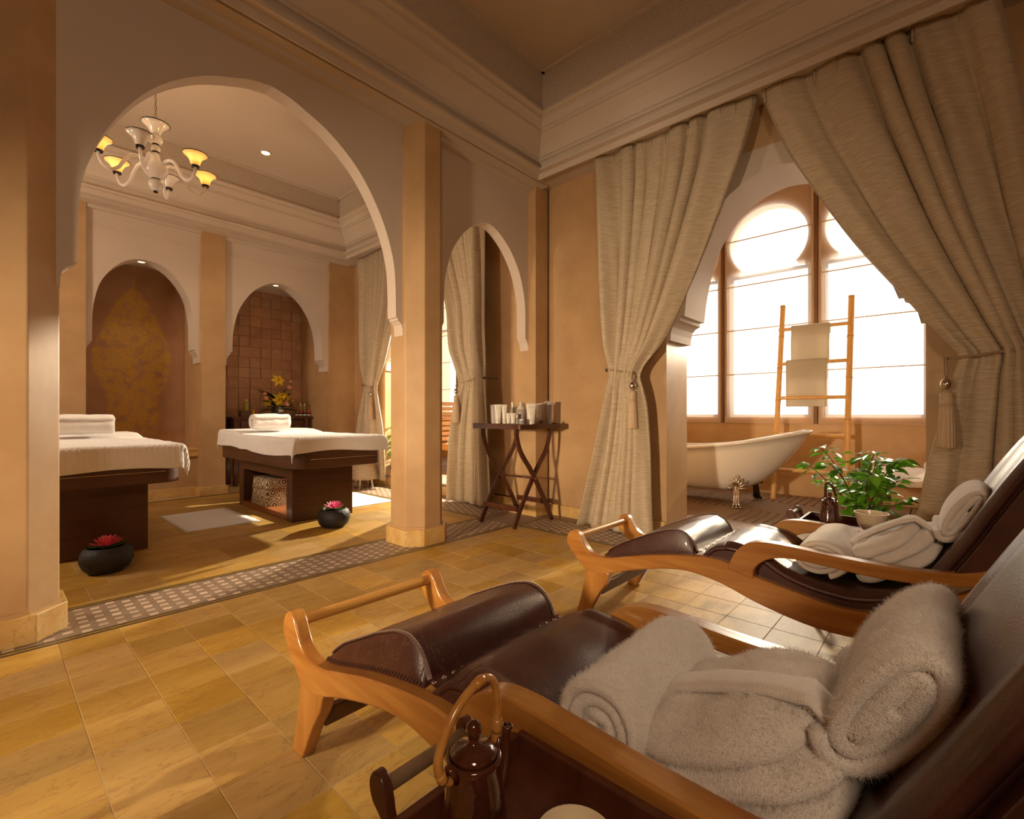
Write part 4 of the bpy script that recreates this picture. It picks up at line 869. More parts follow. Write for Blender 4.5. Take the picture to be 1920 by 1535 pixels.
def hung(label, y0, y1, ztop, zbot, x, rib, seed):
    def f(u, v):
        y = lerp(y0, y1, u); s = (v - .42) / .58; 
        if v < .36: z = lerp(zbot + .30, ztop - .02, v / .36); xx = x + .035
        elif v < .48: a = (v - .36) / .12 * PI; z = ztop - .02 + .03 * math.sin(a); xx = x + .035 * math.cos(a)
        else: k = (v - .48) / .52; z = lerp(ztop - .02, zbot, k); xx = x - .035
        xx += .005 * math.sin(y * 30 + seed) * abs(v - .42) * 2 - lx_off(z); xx += .003 * (1 if int(z / .018) % 2 else 0) * (1 if rib[0] < z - zbot < rib[1] else 0)
        return (xx, y + .004 * nz((z * 5, seed, 0)), z)
    def lx_off(z): return 0
    bm = B(); grid(bm, f, 12, 110); o = obj('hanging_towel', bm, TWB, loc=(0, 0, 0), smooth='all', recalc=False); so = o.modifiers.new('t', 'SOLIDIFY'); so.thickness = .012
    return tag(o, label, 'towel', 'towels on the bamboo ladder')
hung('cream towel draped over the top rung of the bamboo ladder', .94, 1.30, 1.965, 1.56, 5.76 + lx(1.87), (.02, .06), 1)
hung('cream ribbed towel draped over the second rung, below the other towel', .955, 1.335, 1.58, 1.075, 5.76 + lx(1.48), (.06, .16), 2)
# potted ficus in the arch opening
LV = {}
def leaf_mesh(L, w, key, m):
    if key not in LV:
        bm = B()
        def g(a, b): t = b * 2 - 1; wd = w * math.sin(PI * min(1, a ** .85)) * t * .5; return (a * L, wd, .28 * abs(wd) - .22 * L * a * a)
        grid(bm, g, 6, 4); bmesh.ops.remove_doubles(bm, verts=bm.verts, dist=1e-5); me = bpy.data.meshes.new('leaf'); bm.to_mesh(me); bm.free(); me.materials.append(m)
        for p in me.polygons: p.use_smooth = True
        LV[key] = me
    return LV[key]
def plant(label, x, y, z0, h, spread, nst, nlf, L, pr, ph, seed, m=LEAF, pm=POTM, bias=(0, 0)):
    rr = random.Random(seed); t = thing('potted_plant', label, 'plant', (x, y, z0), group='potted green plants')
    bm = B(); lathe(bm, [(.001, 0), (pr * .72, 0), (pr, ph * .55), (pr * .96, ph), (pr * .86, ph), (pr * .84, ph * .9), (.001, ph * .9)], seg=28); obj('pot', bm, pm, t, smooth=True)
    for s in range(nst):
        a = 2 * PI * s / nst + rr.uniform(-.3, .3); r = spread * rr.uniform(.55, 1.0); hh = h * rr.uniform(.55, 1.0); P = [(0, 0, ph * .85)]
        bxx, byy = bias
        P += [(r * .3 * math.cos(a), r * .3 * math.sin(a), ph + (hh - ph) * .45), (r * .7 * math.cos(a) + bxx * .5, r * .7 * math.sin(a) + byy * .5, ph + (hh - ph) * .8), (r * math.cos(a) + bxx, r * math.sin(a) + byy, hh + rr.uniform(-.05, .04))]
        P = cat(P, 6); obj('stem', tube(B(), P, [.0038 * (1 - .7 * i / len(P)) + .0008 for i in range(len(P))], 6), STEM, t, smooth='all')
        for k in range(nlf):
            i = int(len(P) * (.18 + .80 * k / nlf)); p = Vector(P[min(i, len(P) - 1)]); aa = k * 2.4 + rr.uniform(-.4, .4)
            q = p + Vector((math.cos(aa), math.sin(aa), .2)) * rr.uniform(.0, .05) * (L / .09)
            o = put('leaf', leaf_mesh(L, L * .60, m.name + str(L), m), t, q, (rr.uniform(-.7, .7), rr.uniform(-.35, .55), aa)); k_ = rr.uniform(.7, 1.15); o.scale = (k_, k_, k_)
    return t
plant('bushy green ficus in a pot in the bath arch, behind the far tray', 3.93, .43, .07, .74, .34, 14, 26, .085, .13, .16, 21, bias=(-.02, .0))
plant('small green plant in a black pot behind the arcade column, beside the far curtain', 3.92, 5.77, .14, .80, .15, 7, 14, .08, .09, .17, 22)
# low slatted loungers in the bays
def slatted(label, x, y, rz, m=None, back=True, z0=.07):
    m = m or mat('golden_slats', (.62, .27, .05), .4, col2=(.74, .38, .10), scale=4, stretch=(1, 12, 12))
    t = thing('slatted_lounger', label, 'lounger', (x, y, z0), rz, group='slatted wooden loungers in the bays')
    for s in (-.30, .30):
        obj('side_beam', bx(s - .02, s + .02, -.70, .75, .30, .36), m, t, bev=.003)
        for yy in (-.64, .40): obj('leg', bx(s - .025, s + .025, yy - .03, yy + .03, 0, .30), m, t, bev=.003)
    for k in range(13): obj('slat', bx(-.31, .31, -.68 + k * .082, -.68 + k * .082 + .062, .36, .38), m, t, bev=.002)
    if not back: return t
    for k in range(8): c = .40 + k * .045; z = .42 + k * .082; obj('back_slat', bx(-.31, .31, -.009, .009, 0, .066), m, t, loc=(0, c, z), rot=(-.5, 0, 0), bev=.002)
    for s in (-.27, .27): obj('back_post', bx(s - .015, s + .015, -.02, .0, 0, .76), m, t, loc=(0, .405, .38), rot=(-.5, 0, 0))
    return t
slatted('golden slatted lounge chair in the far bay, seen between the column and the curtain', 5.05, 5.62, -.15, z0=.14)
o = obj('folded_towel', prism(B(), rrect(-.22, .22, -.16, .16, .03), 'z', 0, .07), TOW, loc=(5.00, 5.55, .573), bev=.015, smooth=True); tag(o, 'folded white towel on the seat of the far slatted chair, nearest its back', 'towel')
o = obj('folded_towel', prism(B(), rrect(-.28, .28, -.30, .30, .05), 'z', 0, .04), TOW, loc=(4.98, 5.35, .523), bev=.012, smooth=True); tag(o, 'flat white towel laid over the slats of the far slatted chair', 'towel')
wl = slatted('low wooden lounger with white cushion on the deck behind the ficus', 5.15, .22, PI / 2 + .25, DECK, False)
def cush(u, v): return (lerp(-.30, .30, u), lerp(-.68, .52, v), .0 + .07 * (abs(math.sin(PI * u)) ** .3) * (abs(math.sin(PI * v)) ** .25) + .01 * nz((u * 5, v * 7, 2)))
bm = B(); grid(bm, cush, 20, 40); o = obj('seat_cushion', bm, TOW, wl, loc=(0, 0, .385), smooth='all', recalc=False)
rolled('rolled_towel', 'rolled white towel on the low wooden lounger behind the ficus', (5.30, .05, .545), .34, .075, .07, 0, 3, .02, seed=31, rz=.3)
st_ = thing('skirted_stool', 'small stool with a cream cloth skirt under the far curtain', 'stool', (3.46, 5.86, 0))
obj('skirt', lathe(B(), [(.001, .34), (.10, .34), (.14, .325), (.165, .25), (.185, .15), (.19, .12), (.18, .12)], seg=48, wob=lambda a, z: .03 * math.sin(a * 9) * (1 if z < .3 else .2)), CUR, st_, smooth='all')
for a in range(4): c, s = math.cos(a * PI / 2 + .6), math.sin(a * PI / 2 + .6); obj('leg', tube(B(), [(c * .09, s * .09, .30), (c * .125, s * .125, 0)], .013, 8), LIN, st_, smooth='all')
# ------------------------------------------------------------------ trays beside the loungers
def tray_stand(label, x0, x1, y0, y1, zt, grp='low butler trays'):
    t = thing('tray_table', label, 'tray table', ((x0 + x1) / 2, (y0 + y1) / 2, 0), group=grp); a, b = (x1 - x0) / 2, (y1 - y0) / 2; m = DKM
    obj('tray_floor', bx(-a, a, -b, b, zt - .045, zt - .035), m, t)
    for s in (-1, 1):
        obj('side_board', bx(s * a - .007, s * a + .007, -b, b, zt - .045, zt), m, t, bev=.003); obj('end_board', bx(-a + .007, a - .007, s * b - .007, s * b + .007, zt - .045, zt), m, t, bev=.003)
        for k in (-1, 1):
            P = [(s * (b + .005), zt - .035), (s * (b + .018), zt - .005), (s * (b + .022), zt + .012), (s * (b + .034), zt + .036), (s * (b + .052), zt + .038), (s * (b + .062), zt + .020), (s * (b + .055), zt - .002), (s * (b + .035), zt - .016), (s * (b + .02), zt - .04)]
            P = cat(P, 4, True); cx = k * min(.078, a * .62)
            obj('handle_bracket', prism(B(), P, 'x', cx - .0075, cx + .0075), m, t, bev=.003, smooth=True)
        obj('handle_rod', tube(B(), [(-min(.078, a * .62), s * (b + .042), zt + .016), (min(.078, a * .62), s * (b + .042), zt + .016)], .0105, 14), mat('worn_rod', (.16, .09, .045), .35, col2=(.26, .17, .10), scale=14, coat=.2), t, smooth=True)
    for s in (-1, 1):
        for k in (-1, 1): obj('leg', tube(B(), [(s * a * .85, k * b * .75, zt - .045), (-s * a * .1, k * b * .75, (zt - .04) * .5), (-s * a * .85, k * b * .75, 0)], .011, 10), m, t, smooth='all')
    obj('cross_bar', tube(B(), [(0, -b * .75, (zt - .04) * .52), (0, b * .75, (zt - .04) * .52)], .009, 10), m, t, smooth='all')
    return t
tray_stand('small dark wood tray table with rod handles at the bottom edge, beside the nearest lounger', .285, .598, -.14, .528, .475)
tray_stand('small dark wood tray table behind the far lounger, in front of the ficus', 2.66, 2.98, .02, .55, .475)
def teapot(label, x, y, z, s, rz, hm=CANE):
    t = thing('teapot', label, 'teapot', (x, y, z), rz, group='brown clay teapots')
    VZ = 1.30
    def stretch(bm_):
        for v in bm_.verts: v.co.z *= VZ
        return bm_
    bm = B(); lathe(bm, [(.001, 0), (.040, 0), (.044, .010), (.0435, .03), (.040, .05), (.037, .07), (.0345, .09), (.033, .102), (.0345, .107), (.0315, .110), (.029, .107)], seg=40, wob=lambda a, zz: .035 * math.sin(a * 3 + zz * 60) * (1 if zz < .09 else 0) + .012 * math.sin(a * 7 - zz * 110) * (1 if zz < .09 else 0)); obj('body', stretch(bm), TEAP, t, smooth='all')
    bm = B(); lathe(bm, [(.029, .107), (.0285, .1125), (.020, .117), (.010, .119), (.006, .121), (.0075, .126), (.0098, .131), (.0085, .137), (.004, .140), (.0005, .1405)], seg=36); obj('lid', stretch(bm), TEAP, t, smooth='all')
    bm = B(); P = cat([(.030, 0, .045), (.046, 0, .066), (.054, 0, .092), (.060, 0, .112)], 5); tube(bm, P, [lerp(.0115, .0068, i / (len(P) - 1)) for i in range(len(P))], 12); tube(bm, [(.0602 + .0066 * math.cos(a * PI / 6) * .9, .0066 * math.sin(a * PI / 6), .1125) for a in range(12)], .0016, 6, closed=True); obj('spout', stretch(bm), TEAP, t, smooth='all')
    bm = B()
    for sx in (-1, 1): tube(bm, [(sx * .0325 + .0025 * sx * 0, -.006, .098), (sx * .038, -.006, .108), (sx * .042, 0, .112), (sx * .038, .006, .108), (sx * .0325, .006, .098)], .0034, 8)
    obj('lug', stretch(bm), TEAP, t, smooth='all', kind='stuff')
    H = cat([(-.037, 0, .128), (-.050, 0, .138), (-.056, 0, .160), (-.048, 0, .182), (-.030, 0, .206), (-.004, 0, .222), (.020, 0, .226), (.035, 0, .214), (.041, 0, .190), (.041, 0, .160), (.037, 0, .135)], 5)
    h = obj('handle', tube(B(), H, .0056, 12), hm, t, smooth='all')
    bm = B()
    for i0 in (4, 26, 44): tube(bm, H[i0:i0 + 4], .0066, 12)
    obj('handle_binding', bm, CANE if hm is CANE else hm, h, smooth='all', kind='stuff'); t.scale = (s, s, s)
    return t
teapot('glazed brown teapot with a cane handle on the near tray table', .405, .432, .441, 1.0, 0.0)
teapot('glazed brown teapot on the far tray table in front of the ficus', 2.735, .425, .441, 1.0, .6, TEAP)
def cbowl(label, x, y, z, r, h):
    o = obj('tea_bowl', lathe(B(), [(.001, 0), (r * .42, 0), (r * .45, .006), (r * .80, h * .45), (r * .97, h * .9), (r, h), (r * .95, h), (r * .76, h * .5), (r * .4, .012), (.001, .01)], seg=40), CER, loc=(x, y, z), smooth=True); return tag(o, label, 'bowl', 'cream tea bowls')
cbowl('cream ceramic bowl cut off by the bottom edge of the photo', .468, .325, .441, .047, .062); cbowl('cream ceramic bowl on the far tray table, right of its teapot', 2.80, .27, .441, .068, .095)
# ------------------------------------------------------------------ folding tray table with toiletries
tt = thing('folding_tray_table', 'dark wood butler tray table on crossed legs in the corner', 'tray table', (3.34, 2.98, 0)); a, b = .285, .285
obj('tray_floor', bx(-a, a, -b, b, .862, .872), MAH, tt)
for s in (-1, 1):
    obj('side_board', bx(s * a - .008, s * a + .008, -b, b, .862, .912), MAH, tt, bev=.003)
    P = [(-a, .862), (a, .862), (a, .905)] + cat([(.11, .905), (.07, .915), (.035, .938), (0, .942), (-.035, .938), (-.07, .915), (-.11, .905)], 3) + [(-a, .905)]
    P = P; hole = None
    e = obj('end_board', prism(B(), P, 'y', s * b - .008, s * b + .008), MAH, tt, bev=.002)
    obj('handle_slot', lathe(B(), [(.001, -.0), (.013, 0), (.013, .0175), (.001, .0175)], seg=16, sy=1), mat('slot_dark', (.01, .005, .003), .9), e, loc=(.0, s * b - .0088, .921), rot=(-PI / 2, 0, 0))
obj('corner_plate', bx(-a - .0095, -a + .004, -b - .0095, -b + .004, .865, .90), BRA, tt)
for s in (-1, 1):   # crossed curved legs in the X/Z planes
    yb = s * .205
    for k in (-1, 1):
        C = cat([(k * .25, .86), (k * .245, .80), (k * .19, .66), (k * .06, .50), (-k * .06, .33), (-k * .18, .14), (-k * .255, 0)], 6); W_ = .021; n = len(C); Lp = []; Rp = []
        for i in range(n):
            p, q = C[max(0, i - 1)], C[min(n - 1, i + 1)]; d = Vector((q[0] - p[0], q[1] - p[1])).normalized(); nn = Vector((-d.y, d.x)) * W_; Lp.append((C[i][0] + nn.x, C[i][1] + nn.y)); Rp.append((C[i][0] - nn.x, C[i][1] - nn.y))
        yy = yb + k * .011
        obj('leg', prism(B(), Lp + Rp[::-1], 'y', yy - .010, yy + .010), DKM, tt, bev=.002, smooth=True)
    obj('pivot_bolt', tube(B(), [(0, yb - .026, .415), (0, yb + .026, .415)], .012, 16), BRA, tt, smooth=True)
for x, z in ((-.23, .17), (.23, .17)): obj('stretcher', bx(x - .012, x + .012, -.20, .20, z - .022, z + .022), DKM, tt, bev=.003)
obj('stretcher', tube(B(), [(0, -.2, .415), (0, .2, .415)], .009, 10), DKM, tt, smooth='all')
ZT = .8725
def tube_bottle(label, px, d, h, w, m=PLW, rz=-.83, print_=True):
    h *= 1.36 if h > .1 else 1.5; w *= 1.12
    x, y = at_d(px, d); t = thing('cosmetic_tube', label, 'tube', (x, y, ZT), rz, group='toiletries on the tray table')
    bm = B(); n = 20
    def f(u, v):
        an = 2 * PI * u; e = w / 2 * lerp(.78, 1.0, v); th = lerp(w * .36, .0025, v ** 1.3); return (e * math.cos(an), th * math.sin(an), .018 + (h - .018) * v)
    grid(bm, f, n, 8, True); obj('body', bm, m, t, smooth='all')
    obj('crimp', bx(-w / 2, w / 2, -.0022, .0022, h - .004, h + .006), m, t)
    bm = lathe(B(), [(.001, 0), (w * .36, 0), (w * .36, .018), (.001, .018)], seg=20); obj('cap', bm, PLW, t, smooth=True)
    if print_:
        bm = B()
        for k, (zz, ww) in enumerate(((.86, .5), (.60, .14), (.36, .55), (.31, .45), (.26, .5), (.16, .3))):
            v = max(0.0, (zz * h - .018) / (h - .018)); th = lerp(w * .36, .0025, v ** 1.3); box(bm, -w * ww * .5, w * ww * .5, -th - .0012, -th - .0002, zz * h, zz * h + .0025)
        obj('print', bm, PRN, t, kind='stuff')
    return t
tube_bottle('white cosmetic tube at the left end of the tray, leftmost of all', 926, 4.46, .150, .058, GRY); tube_bottle('white cosmetic tube second from the left on the tray', 934, 4.38, .150, .060)
tube_bottle('slim white cosmetic tube third from the left on the tray', 946, 4.34, .148, .042)
tube_bottle('small short white tube, left one of the two short tubes', 953.5, 4.20, .083, .036); tube_bottle('small short white tube, right one of the two short tubes', 962, 4.17, .083, .036)
tube_bottle('broad white tube right of the round bottle on the tray', 996, 4.28, .155, .080); tube_bottle('white tube between the broad tube and the tan tube', 1011, 4.46, .158, .045)
tube_bottle('tan cosmetic tube near the right end of the tray', 1019, 4.52, .165, .034, mat('tube_tan', (.52, .31, .15), .35), print_=False); tube_bottle('tall grey-white tube at the right end of the tray', 1028.5, 4.55, .175, .070, GRY)
def bottle(label, px, d, prof, m, cap, nm='bottle'):
    prof = [(r * 1.1, z * 1.32) for r, z in prof]; cap = [(r * 1.1, z * 1.32) for r, z in cap]
    x, y = at_d(px, d); t = thing(nm, label, 'bottle', (x, y, ZT), group='toiletries on the tray table'); obj('body', lathe(B(), prof, seg=24), m, t, smooth=True)
    if cap: obj('cap', lathe(B(), cap, seg=20), PLW, t, smooth=True)
    return t
bottle('tall clear bottle with a white cap at the back of the tray', 961, 4.55, [(.001, 0), (.028, 0), (.028, .12), (.020, .135), (.012, .14), (.001, .14)], CLR, [(.001, .14), (.013, .14), (.012, .178), (.001, .178)])
bottle('round grey bottle with a white conical top in the middle of the tray', 977, 4.42, [(.001, 0), (.045, 0), (.048, .03), (.046, .10), (.040, .125), (.025, .14), (.015, .15), (.001, .15)], GRY, [(.001, .125), (.040, .125), (.028, .142), (.014, .155), (.012, .178), (.001, .178)])
bottle('tiny clear bottle between the short tubes and the clear jar', 969.5, 4.19, [(.001, 0), (.016, 0), (.016, .055), (.008, .068), (.008, .078), (.001, .078)], CLR, [(.001, .07), (.010, .07), (.009, .088), (.001, .088)])
bottle('clear glass jar at the front of the tray below the conical top', 978, 4.18, [(.001, 0), (.022, 0), (.023, .045), (.018, .052), (.001, .052)], CLR, [(.001, .05), (.019, .05), (.018, .060), (.001, .060)], 'glass_jar')
# ------------------------------------------------------------------ chandelier and downlights
CH = thing('chandelier', 'white glass chandelier with black-rimmed cup shades hanging in the treatment room', 'chandelier', (.945, 4.80, 0))
obj('stem_cup', lathe(B(), [(.030, 3.275), (.036, 3.29), (.050, 3.32), (.075, 3.35), (.098, 3.363), (.094, 3.368), (.070, 3.354), (.045, 3.325), (.028, 3.28)], seg=32), OPAL, CH, smooth='all'); obj('cup_rim', tube(B(), [(.097 * math.cos(i * PI / 20), .097 * math.sin(i * PI / 20), 3.366) for i in range(40)], .004, 8, closed=True), RIM, CH, smooth='all')
obj('glass_ball', lathe(B(), [(.02, 3.20), (.044, 3.215), (.052, 3.238), (.044, 3.262), (.028, 3.275)], seg=28), OPAL, CH, smooth='all'); obj('small_ball', lathe(B(), [(.02, 3.135), (.032, 3.15), (.034, 3.165), (.03, 3.18), (.02, 3.19)], seg=24), OPAL, CH, smooth='all')
for z, r in ((3.278, .030), (3.195, .024), (3.132, .026), (2.912, .032), (2.812, .016)): obj('collar', lathe(B(), [(.001, z - .006), (r, z - .006), (r, z + .006), (.001, z + .006)], seg=24), RIM, CH, smooth=True)
obj('vase_body', lathe(B(), [(.03, 2.915), (.05, 2.93), (.075, 2.955), (.088, 2.985), (.082, 3.015), (.060, 3.04), (.040, 3.07), (.028, 3.10), (.024, 3.13)], seg=36), OPAL, CH, smooth='all'); obj('lower_ball', lathe(B(), [(.012, 2.818), (.035, 2.83), (.052, 2.858), (.050, 2.885), (.032, 2.908)], seg=28), OPAL, CH, smooth='all')
ch = B(); z = 3.40
for k in range(16): 
    tube(ch, [(.008 * math.cos(a * PI / 6) * (1 if k % 2 else 0) , .008 * math.cos(a * PI / 6) * (0 if k % 2 else 1), 3.40 + k * .034 + .019 * math.sin(a * PI / 6)) for a in range(12)], .0022, 6, closed=True)
obj('chain', ch, CHN, CH, smooth='all', kind='stuff'); obj('stem_rod', tube(B(), [(0, 0, 3.14), (0, 0, 3.40)], .004, 8), CHN, CH, smooth='all')
for k in range(6):
    a = math.radians(4 + 60 * k); ar = bpy.data.objects.new('arm', None); 
    P = cat([(.055, 0, 3.02), (.10, 0, 3.055), (.16, 0, 3.045), (.205, 0, 2.985), (.24, 0, 2.92), (.29, 0, 2.885), (.335, 0, 2.905), (.36, 0, 2.955), (.362, 0, 2.99)], 5)
    A = obj('arm', tube(B(), P, [lerp(.014, .011, i / len(P)) for i in range(len(P))], 12), OPAL, CH, smooth='all', rot=(0, 0, a))
    lit = k not in (1, 4)
    obj('shade', lathe(B(), [(.026, 2.998), (.032, 3.01), (.040, 3.04), (.058, 3.068), (.086, 3.088), (.082, 3.092), (.054, 3.073), (.036, 3.045), (.024, 3.004)], (.362, 0, 0), 28), LSH if lit else OPAL, A, smooth='all')
    obj('shade_rim', tube(B(), [(.362 + .085 * math.cos(i * PI / 16), .085 * math.sin(i * PI / 16), 3.091) for i in range(32)], .0035, 6, closed=True), RIM, A, smooth='all')
    obj('shade_collar', lathe(B(), [(.001, 2.985), (.028, 2.985), (.03, 2.999), (.001, 2.999)], (.362, 0, 0), 20), RIM, A, smooth=True)
    if lit:
        obj('bulb', lathe(B(), [(.001, 3.03), (.014, 3.04), (.018, 3.065), (.012, 3.09), (.003, 3.108), (.0005, 3.112)], (.362, 0, 0), 14), BULB, A, smooth='all')
        p = lamp('POINT', (.945 + .362 * math.cos(a), 4.80 + .362 * math.sin(a), 3.135), None, 1.3, (1.0, .62, .3), shadow_soft_size=.03)
for px, py, z, yy in ((498, 286, 3.899, None), (265, 487, None, 6.86), (517, 531, None, 6.86)):
    aa = (px - 960) / 901; bb = (775 - py) / 901; rx, ry = CC + aa * SS, SS - aa * CC
    if z: k = (z - 1) / bb; x, y = rx * k, ry * k
    else: k = yy / ry; x, y = rx * k, yy; z = (2.742 if px < 400 else 2.765) 
    lab = {498: 'round lit downlight in the flat ceiling of the treatment room', 265: 'small lit downlight at the apex of the gold-painted niche arch', 517: 'small lit downlight at the apex of the tiled niche arch'}[px]
    t = thing('downlight', lab, 'light', (x, y, z), group='recessed downlights'); s = 1 if px == 498 else .8
    obj('trim_ring', tube(B(), [(.052 * s * math.cos(i * PI / 14), .052 * s * math.sin(i * PI / 14), -.002) for i in range(28)], .009 * s, 8, closed=True), PLA, t, smooth='all')
    obj('lens', lathe(B(), [(.001, -.004), (.04 * s, -.004), (.042 * s, .0), (.001, .0)], seg=24), DLM, t)
    lamp('SPOT', (x, y, z - .012), (0, 0, 0), 22 if px == 498 else 9, (1, .76, .5), spot_size=math.radians(100), spot_blend=.6, shadow_soft_size=.04)
# ------------------------------------------------------------------ cabinet with oils and flowers in the tiled niche
cb_ = thing('wooden_cabinet', 'dark red wood cabinet in the tiled niche behind the massage table', 'cabinet', (2.83, 7.38, 0))
obj('cabinet_top', bx(-.56, .57, -.17, .20, .925, .955), DKM, cb_, bev=.004)
for x in (-.51, -.02, .47): 
    for y in (-.14, .16): obj('leg', bx(x - .025, x + .025, y - .025, y + .025, 0, .925), DKM, cb_, bev=.003)
obj('carcass', bx(-.50, .49, -.115, .16, .55, .925), DKM, cb_)
for x0 in (-.46, .0):
    d = obj('drawer', bx(x0 + .02, x0 + .44, -.135, -.115, .70, .90), DKM, cb_, bev=.004); obj('knob', blob(B(), (x0 + .23, -.15, .80), (.016, .016, .016), 10, 6), BRA, d, smooth='all')
def on_cab(px, y=7.30): return at_y(px, y), y
CT = .955
def oil(label, px, y, z, h=.17):
    x = at_y(px, y); t = thing('oil_bottle', label, 'bottle', (x, y, z), group='massage oil bottles'); obj('body', lathe(B(), [(.001, 0), (.034, 0), (.034, h * .62), (.026, h * .72), (.013, h * .78), (.001, h * .78)], seg=20), OIL, t, smooth=True)
    obj('pump_cap', lathe(B(), [(.001, h * .78), (.014, h * .78), (.016, h * .86), (.009, h * .9), (.008, h), (.001, h)], seg=16), PLW, t, smooth=True); return t
o = obj('wooden_box', bx(-.075, .075, -.06, .06, 0, .085), MAH, loc=(at_y(460, 7.3), 7.3, CT), bev=.004); tag(o, 'small dark wooden box at the left end of the cabinet', 'box')
oil('yellow oil bottle standing on the small dark box, left of the flowers', 461.5, 7.3, CT + .085)
ol = ['leftmost of four yellow oil bottles at the right end of the cabinet', 'second from left of four yellow oil bottles on the cabinet', 'third from left of four yellow oil bottles on the cabinet', 'rightmost of four yellow oil bottles at the right end of the cabinet']
for k, px in enumerate((563.5, 571, 578.5, 585.5)): oil(ol[k], px, 7.46, CT, .21)
def jar(label, px, top):
    x = at_y(px, 7.30); t = thing('ornamented_jar', label, 'jar', (x, 7.30, CT), group='small ornamented jars on the cabinet'); obj('body', lathe(B(), [(.001, 0), (.024, 0), (.029, .02), (.026, .045), (.018, .055), (.001, .055)], seg=18), IRON, t, smooth=True)
    obj('pale_band', lathe(B(), [(.0265, .008), (.0295, .02), (.0285, .034)], seg=18), PLW, t, smooth='all'); obj('stopper', lathe(B(), [(.001, .055), (.02, .056), (.024, .075), (.016, .095), (.006, .105), (.001, .106)], seg=16), top, t, smooth=True); return t
for k, (px, m, l) in enumerate(((557, CHN, 'dark ornamented jar, leftmost of the front row'), (564, RED, 'ornamented jar with a red stopper, second in the front row'), (571.5, CHN, 'dark ornamented jar, third in the front row'), (579, RED, 'ornamented jar, rightmost of the front row'))): jar(l, px, m)
for px, m, l in ((470, RED, 'small red figurine right of the dark box'), (475, YEL, 'small yellow-green figurine between two red ones'), (480, RED, 'small red figurine next to the vase side')):
    o = obj('figurine', lathe(B(), [(.001, 0), (.02, 0), (.024, .03), (.014, .055), (.020, .075), (.012, .095), (.001, .10)], seg=16), m, loc=(at_y(px, 7.28), 7.28, CT), smooth=True); tag(o, l, 'figurine', 'small figurines on the cabinet')
o = obj('card_holder', prism(B(), [(-.05, 0), (.05, 0), (.075, .09), (-.02, .09)], 'y', -.03, .03), MAH, loc=(at_y(597, 7.3), 7.3, CT), bev=.003); tag(o, 'dark slanted wooden holder at the right end of the cabinet', 'holder')
VX, VY = at_y(521, 7.24), 7.24
va = thing('flower_vase', 'dark glass vase holding yellow lilies on the cabinet', 'vase', (VX, VY, CT)); obj('vase_body', prism(B(), rrect(-.07, .07, -.07, .07, .02, 4), 'z', 0, .14), VAS, va, smooth=True); obj('label', bx(-.02, .05, -.0715, -.0705, .07, .10), PLW, va)
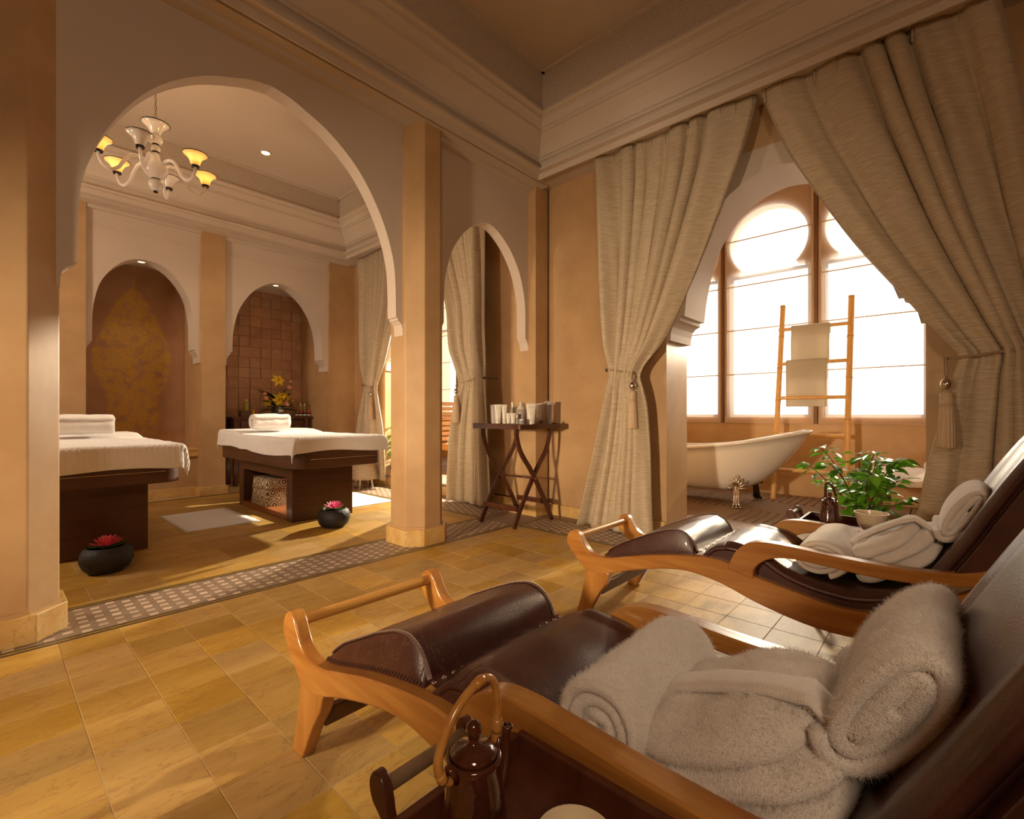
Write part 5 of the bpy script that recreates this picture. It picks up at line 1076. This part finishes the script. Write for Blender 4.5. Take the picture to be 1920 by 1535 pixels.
def lily(label, dx, dz, s, az, el, kind):
    t = thing({'lily': 'lily', 'rose': 'rose'}[kind], label, 'flower', (VX + dx, VY - .05, CT + dz), group='flowers in the vase'); t.rotation_euler = (el, 0, az); t.scale = (s, s, s)
    me = None
    if kind == 'lily':
        for k in range(6):
            if me is None:
                bm = B(); grid(bm, lambda a, b: (.085 * a, .019 * math.sin(PI * min(1, a * .9 + .08)) * (b * 2 - 1), .045 * a - .06 * a ** 3 + .15 * abs(b - .5) * .02), 8, 4); o = obj('petal', bm, YEL, t, smooth='all', recalc=False); me = o.data
            else: o = put('petal', me, t, (0, 0, 0))
            o.rotation_euler = (0, 0, k * PI / 3)
        bm = B()
        for k in range(5): tube(bm, [(0, 0, 0), (.012 * math.cos(k * 1.25), .012 * math.sin(k * 1.25), .045)], .002, 5)
        obj('stamens', bm, mat('stamen', (.45, .2, .02), .6), t, kind='stuff')
    else:
        for r in range(3):
            for k in range(5):
                if me is None:
                    bm = B(); grid(bm, lambda a, b: (.03 * math.sin(a * 1.5), .02 * math.sin(PI * min(1, a * .8 + .1)) * (b * 2 - 1), .045 * a), 5, 4); o = obj('petal', bm, PCH, t, smooth='all', recalc=False); me = o.data
                else: o = put('petal', me, t, (0, 0, 0))
                o.rotation_euler = (0, 0, k * 1.257 + r * .6); o.scale = (1 - r * .28,) * 3
    return t
F = [('large yellow lily at the top of the bouquet', -.02, .52, 1.25, 0, 1.15, 'lily'), ('yellow lily in the centre of the bouquet', -.02, .235, 1.25, .3, 1.25, 'lily'), ('yellow lily right of the bouquet centre, slightly higher', .10, .285, 1.0, .8, 1.2, 'lily'), ('yellow lily at the right edge of the bouquet', .19, .235, 1.0, 1.2, 1.2, 'lily'), ('small yellow lily at the left edge of the bouquet', -.16, .20, .75, -.5, 1.2, 'lily'), ('yellow lily above the bouquet centre', .03, .30, .9, -.2, 1.0, 'lily'),
     ('peach rose at the lower left of the bouquet', -.19, .24, 1.1, 0, 1.0, 'rose'), ('peach bud at the far left of the bouquet', -.205, .31, .8, 0, .9, 'rose'), ('peach rose low in the front of the bouquet', .075, .16, 1.35, 0, 1.3, 'rose'), ('pale peach bud on the right stem', .125, .41, 1.0, .4, .9, 'rose'), ('pale bud at the upper right of the bouquet', .15, .50, .7, .4, .6, 'rose')]
for f_ in F: lily(*f_)
for k, (dx, dz, L, az, el) in enumerate([(-.05, .15, .34, PI - .3, -1.0), (-.02, .2, .30, PI, -.85), (-.03, .14, .26, PI + .2, -.55), (.03, .12, .24, .1, -.45), (.02, .1, .26, -.2, -.1), (-.02, .1, .26, PI + .1, -.05), (.03, .2, .24, .3, -.9), (.0, .13, .24, -.6, -.2), (-.02, .13, .24, PI + .7, -.2), (.02, .25, .2, .0, -1.2)]):
    o = put('leaf', leaf_mesh(.30, .15, 'bqt', LEAD), va, (dx, -.03 + .01 * (k % 3), dz), (0, el, az)); o.scale = (L / .3,) * 3
for f_ in F[:1] + F[9:]: obj('stem', tube(B(), cat([(0, -.02, .12), (f_[1] * .6, -.03, f_[2] * .6), (f_[1], -.05, f_[2])], 4), .003, 5), LEAF, va, smooth='all')
